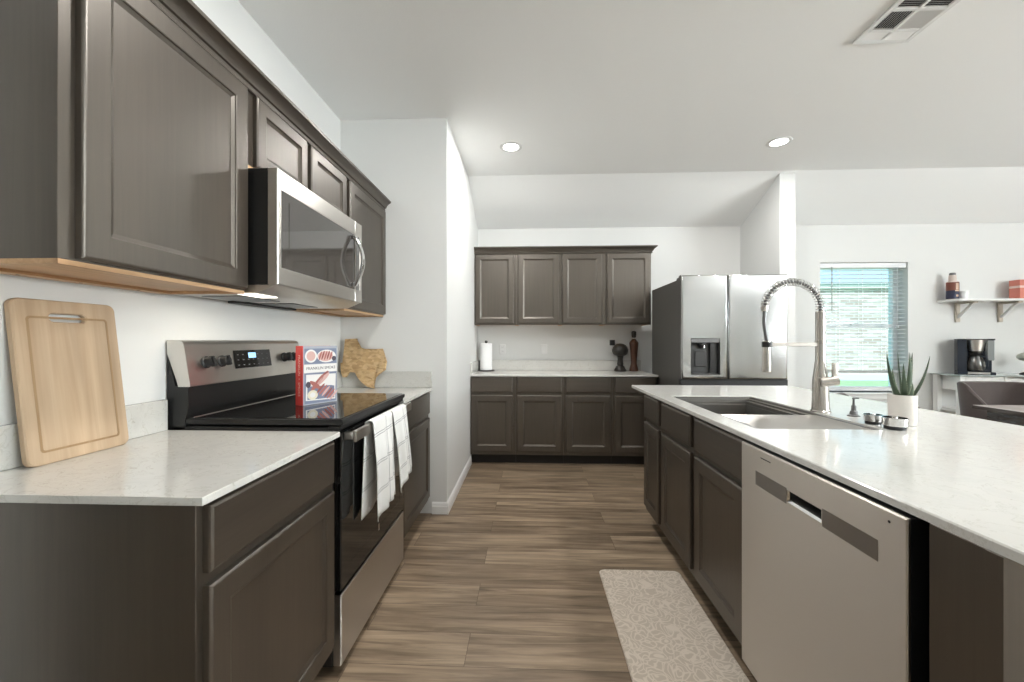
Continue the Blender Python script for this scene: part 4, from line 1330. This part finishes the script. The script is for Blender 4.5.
bm = new(); lathe(bm, [(.0516, .006), (.0516, .098)], (0, 0, 0), 32, False); obj('blue_label', bm, 'jarblue', jr)
bm = new(); lathe(bm, [(.0516, .098), (.0516, .186)], (0, 0, 0), 32, False); obj('red_label', bm, 'jarred', jr)
bm = new()
for z0_, z1_, a_ in ((.104, .175, .55), (.088, .100, .8), (.03, .05, .45)):
    n = 8
    A = [(-PI / 2 - a_ / 2 + a_ * i / n) for i in range(n + 1)]
    for i in range(n):
        bm.faces.new([bm.verts.new((.0519 * math.cos(a), .0519 * math.sin(a), z)) for a, z in ((A[i], z0_), (A[i + 1], z0_), (A[i + 1], z1_), (A[i], z1_))])
obj('label_print', bm, 'jartan', jr)
bm = new(); lathe(bm, [(.026, .262), (.027, .285), (.022, .292), (.003, .292)], (0, 0, 0), 24); obj('cap', bm, 'greyband', jr)
cp_ = thing('cup', 'small white cup on the wall shelf right of the bottle', 'cup', (4.712, 4.60, 1.6985))
bm = new(); lathe(bm, [(.040, 0), (.042, .003), (.046, .095), (.0435, .095), (.0395, .006), (.003, .005)], (0, 0, 0), 32); obj('vessel', bm, 'whitegloss', cp_)
bx_ = thing('carton', 'coral carton with a dark oval emblem on the wall shelf', 'box', (5.335, 4.575, 1.6985))
bm = new(); bx(bm, -.125, -.05, 0, .125, .05, .205, .002); crt = obj('carton_body', bm, 'boxpink', bx_)
bm = new(); bx(bm, -.1255, -.0505, .118, .1255, .0505, .142); obj('pale_band', bm, 'boxpale', crt)
bm = new(); vs = [bm.verts.new((-.02 + x, -.0515, z)) for x, z in ell(0, .075, .045, .028)]; bm.faces.new(vs)
vs = [bm.verts.new((-.02 + x, -.0520, z)) for x, z in ell(0, .075, .030, .014)]; f = bm.faces.new(vs); f.material_index = 1
vs = [bm.verts.new((-.02 + x, -.0524, z)) for x, z in ell(0, .075, .013, .010)]; f = bm.faces.new(vs); f.material_index = 0
obj('emblem', bm, ['bookdark', 'boxpale'], crt, smooth=False)

orn = thing('ornament', 'pale sage rounded ornament on a dark foot on the console, far right', 'ornament', (5.25, 4.50, .8975))
bm = new(); lathe(bm, [(.05, 0), (.05, .01), (.012, .03), (.010, .14), (.014, .145)], (0, 0, 0), 24); obj('foot', bm, 'blackmat', orn)
bm = new(); lathe(bm, [(.01, .140), (.05, .15), (.072, .175), (.066, .205), (.035, .225), (.004, .228)], (0, 0, 0), 28); obj('cap', bm, 'sage', orn)

# dining table
dt = thing('dining_table', 'dark dining table beyond the island with a pale top surface', 'dining table', (3.98, 2.4, 0))
o = (3.98, 2.4, 0)
tx0, tx1, ty0, ty1 = 3.475, 4.48, 1.35, 3.33
bm = new(); bx(bm, tx0, ty0, .722, tx1, ty1, .747, .004, 2); tt_ = obj('tabletop', bm, 'table', dt, off=o)
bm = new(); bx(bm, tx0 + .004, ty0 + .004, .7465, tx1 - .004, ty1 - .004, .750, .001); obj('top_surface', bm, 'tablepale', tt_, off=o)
bm = new()
ring_loop(bm, [rr(tx0 + .05, tx1 - .05, ty0 + .06, ty1 - .06, .63), rr(tx0 + .05, tx1 - .05, ty0 + .06, ty1 - .06, .7215), rr(tx0 + .08, tx1 - .08, ty0 + .09, ty1 - .09, .7215), rr(tx0 + .08, tx1 - .08, ty0 + .09, ty1 - .09, .63)], torus=True)
obj('apron', bm, 'table', dt, off=o)
for a in (tx0 + .05, tx1 - .12):
    for b in (ty0 + .06, ty1 - .13):
        bm = new(); ring_loop(bm, [rr(a + .012, a + .058, b + .012, b + .058, 0), rr(a, a + .07, b, b + .07, .6295)]); obj('leg', bm, 'table', dt, off=o)

def dining_chair(label, loc, rz):
    t = thing('dining_chair', label, 'dining chair', loc, rz, 'brown dining chairs')
    # local: chair faces -Y, back at +Y
    bm = new(); rings = []
    n = 30
    for i in range(n + 1):
        a = math.radians(-20 + 220 * i / n)
        # wrap-around shell: straight-ish back with rounded corners, low wings
        ca, sa = math.cos(a), math.sin(a)
        k = 1 / (abs(ca) ** 4 + abs(sa) ** 4) ** .25
        x, y = .255 * ca * k, .235 * sa * k
        top = .90 if y > .12 else .90 - (.12 - y) * .95
        top = max(top, .66)
        lean_ = 1.06
        th = .030
        rings.append([(x * .93, y * .93, .40), (x * lean_, y * lean_, top - .012), (x * lean_ - ca * k * .012, y * lean_ - sa * k * .012, top), (x * lean_ - ca * k * (th - .008), y * lean_ - sa * k * (th - .008), top - .003), (x * lean_ - ca * k * th, y * lean_ - sa * k * th, top - .014), (x * .93 - ca * k * th, y * .93 - sa * k * th, .40)])
    ring_loop(bm, rings)
    obj('backrest', bm, 'chair', t, ang=50)
    bm = new(); bx(bm, -.205, -.24, .38, .205, .18, .475, .03, 3); obj('seat', bm, 'chair', t)
    for sx in (-1, 1):
        for sy in (-1, 1):
            bm = new(); tube(bm, [(sx * .17, sy * .15, .39), (sx * .215, sy * .195, 0)], [.020, .013], 12); obj('leg', bm, 'blackmat', t)
    return t
dining_chair('brown upholstered dining chair at the far head of the dining table', (3.93, 3.46, 0), 0)
dining_chair('brown upholstered dining chair just behind the island, its back toward the island', (2.27, 2.60, 0), R90)
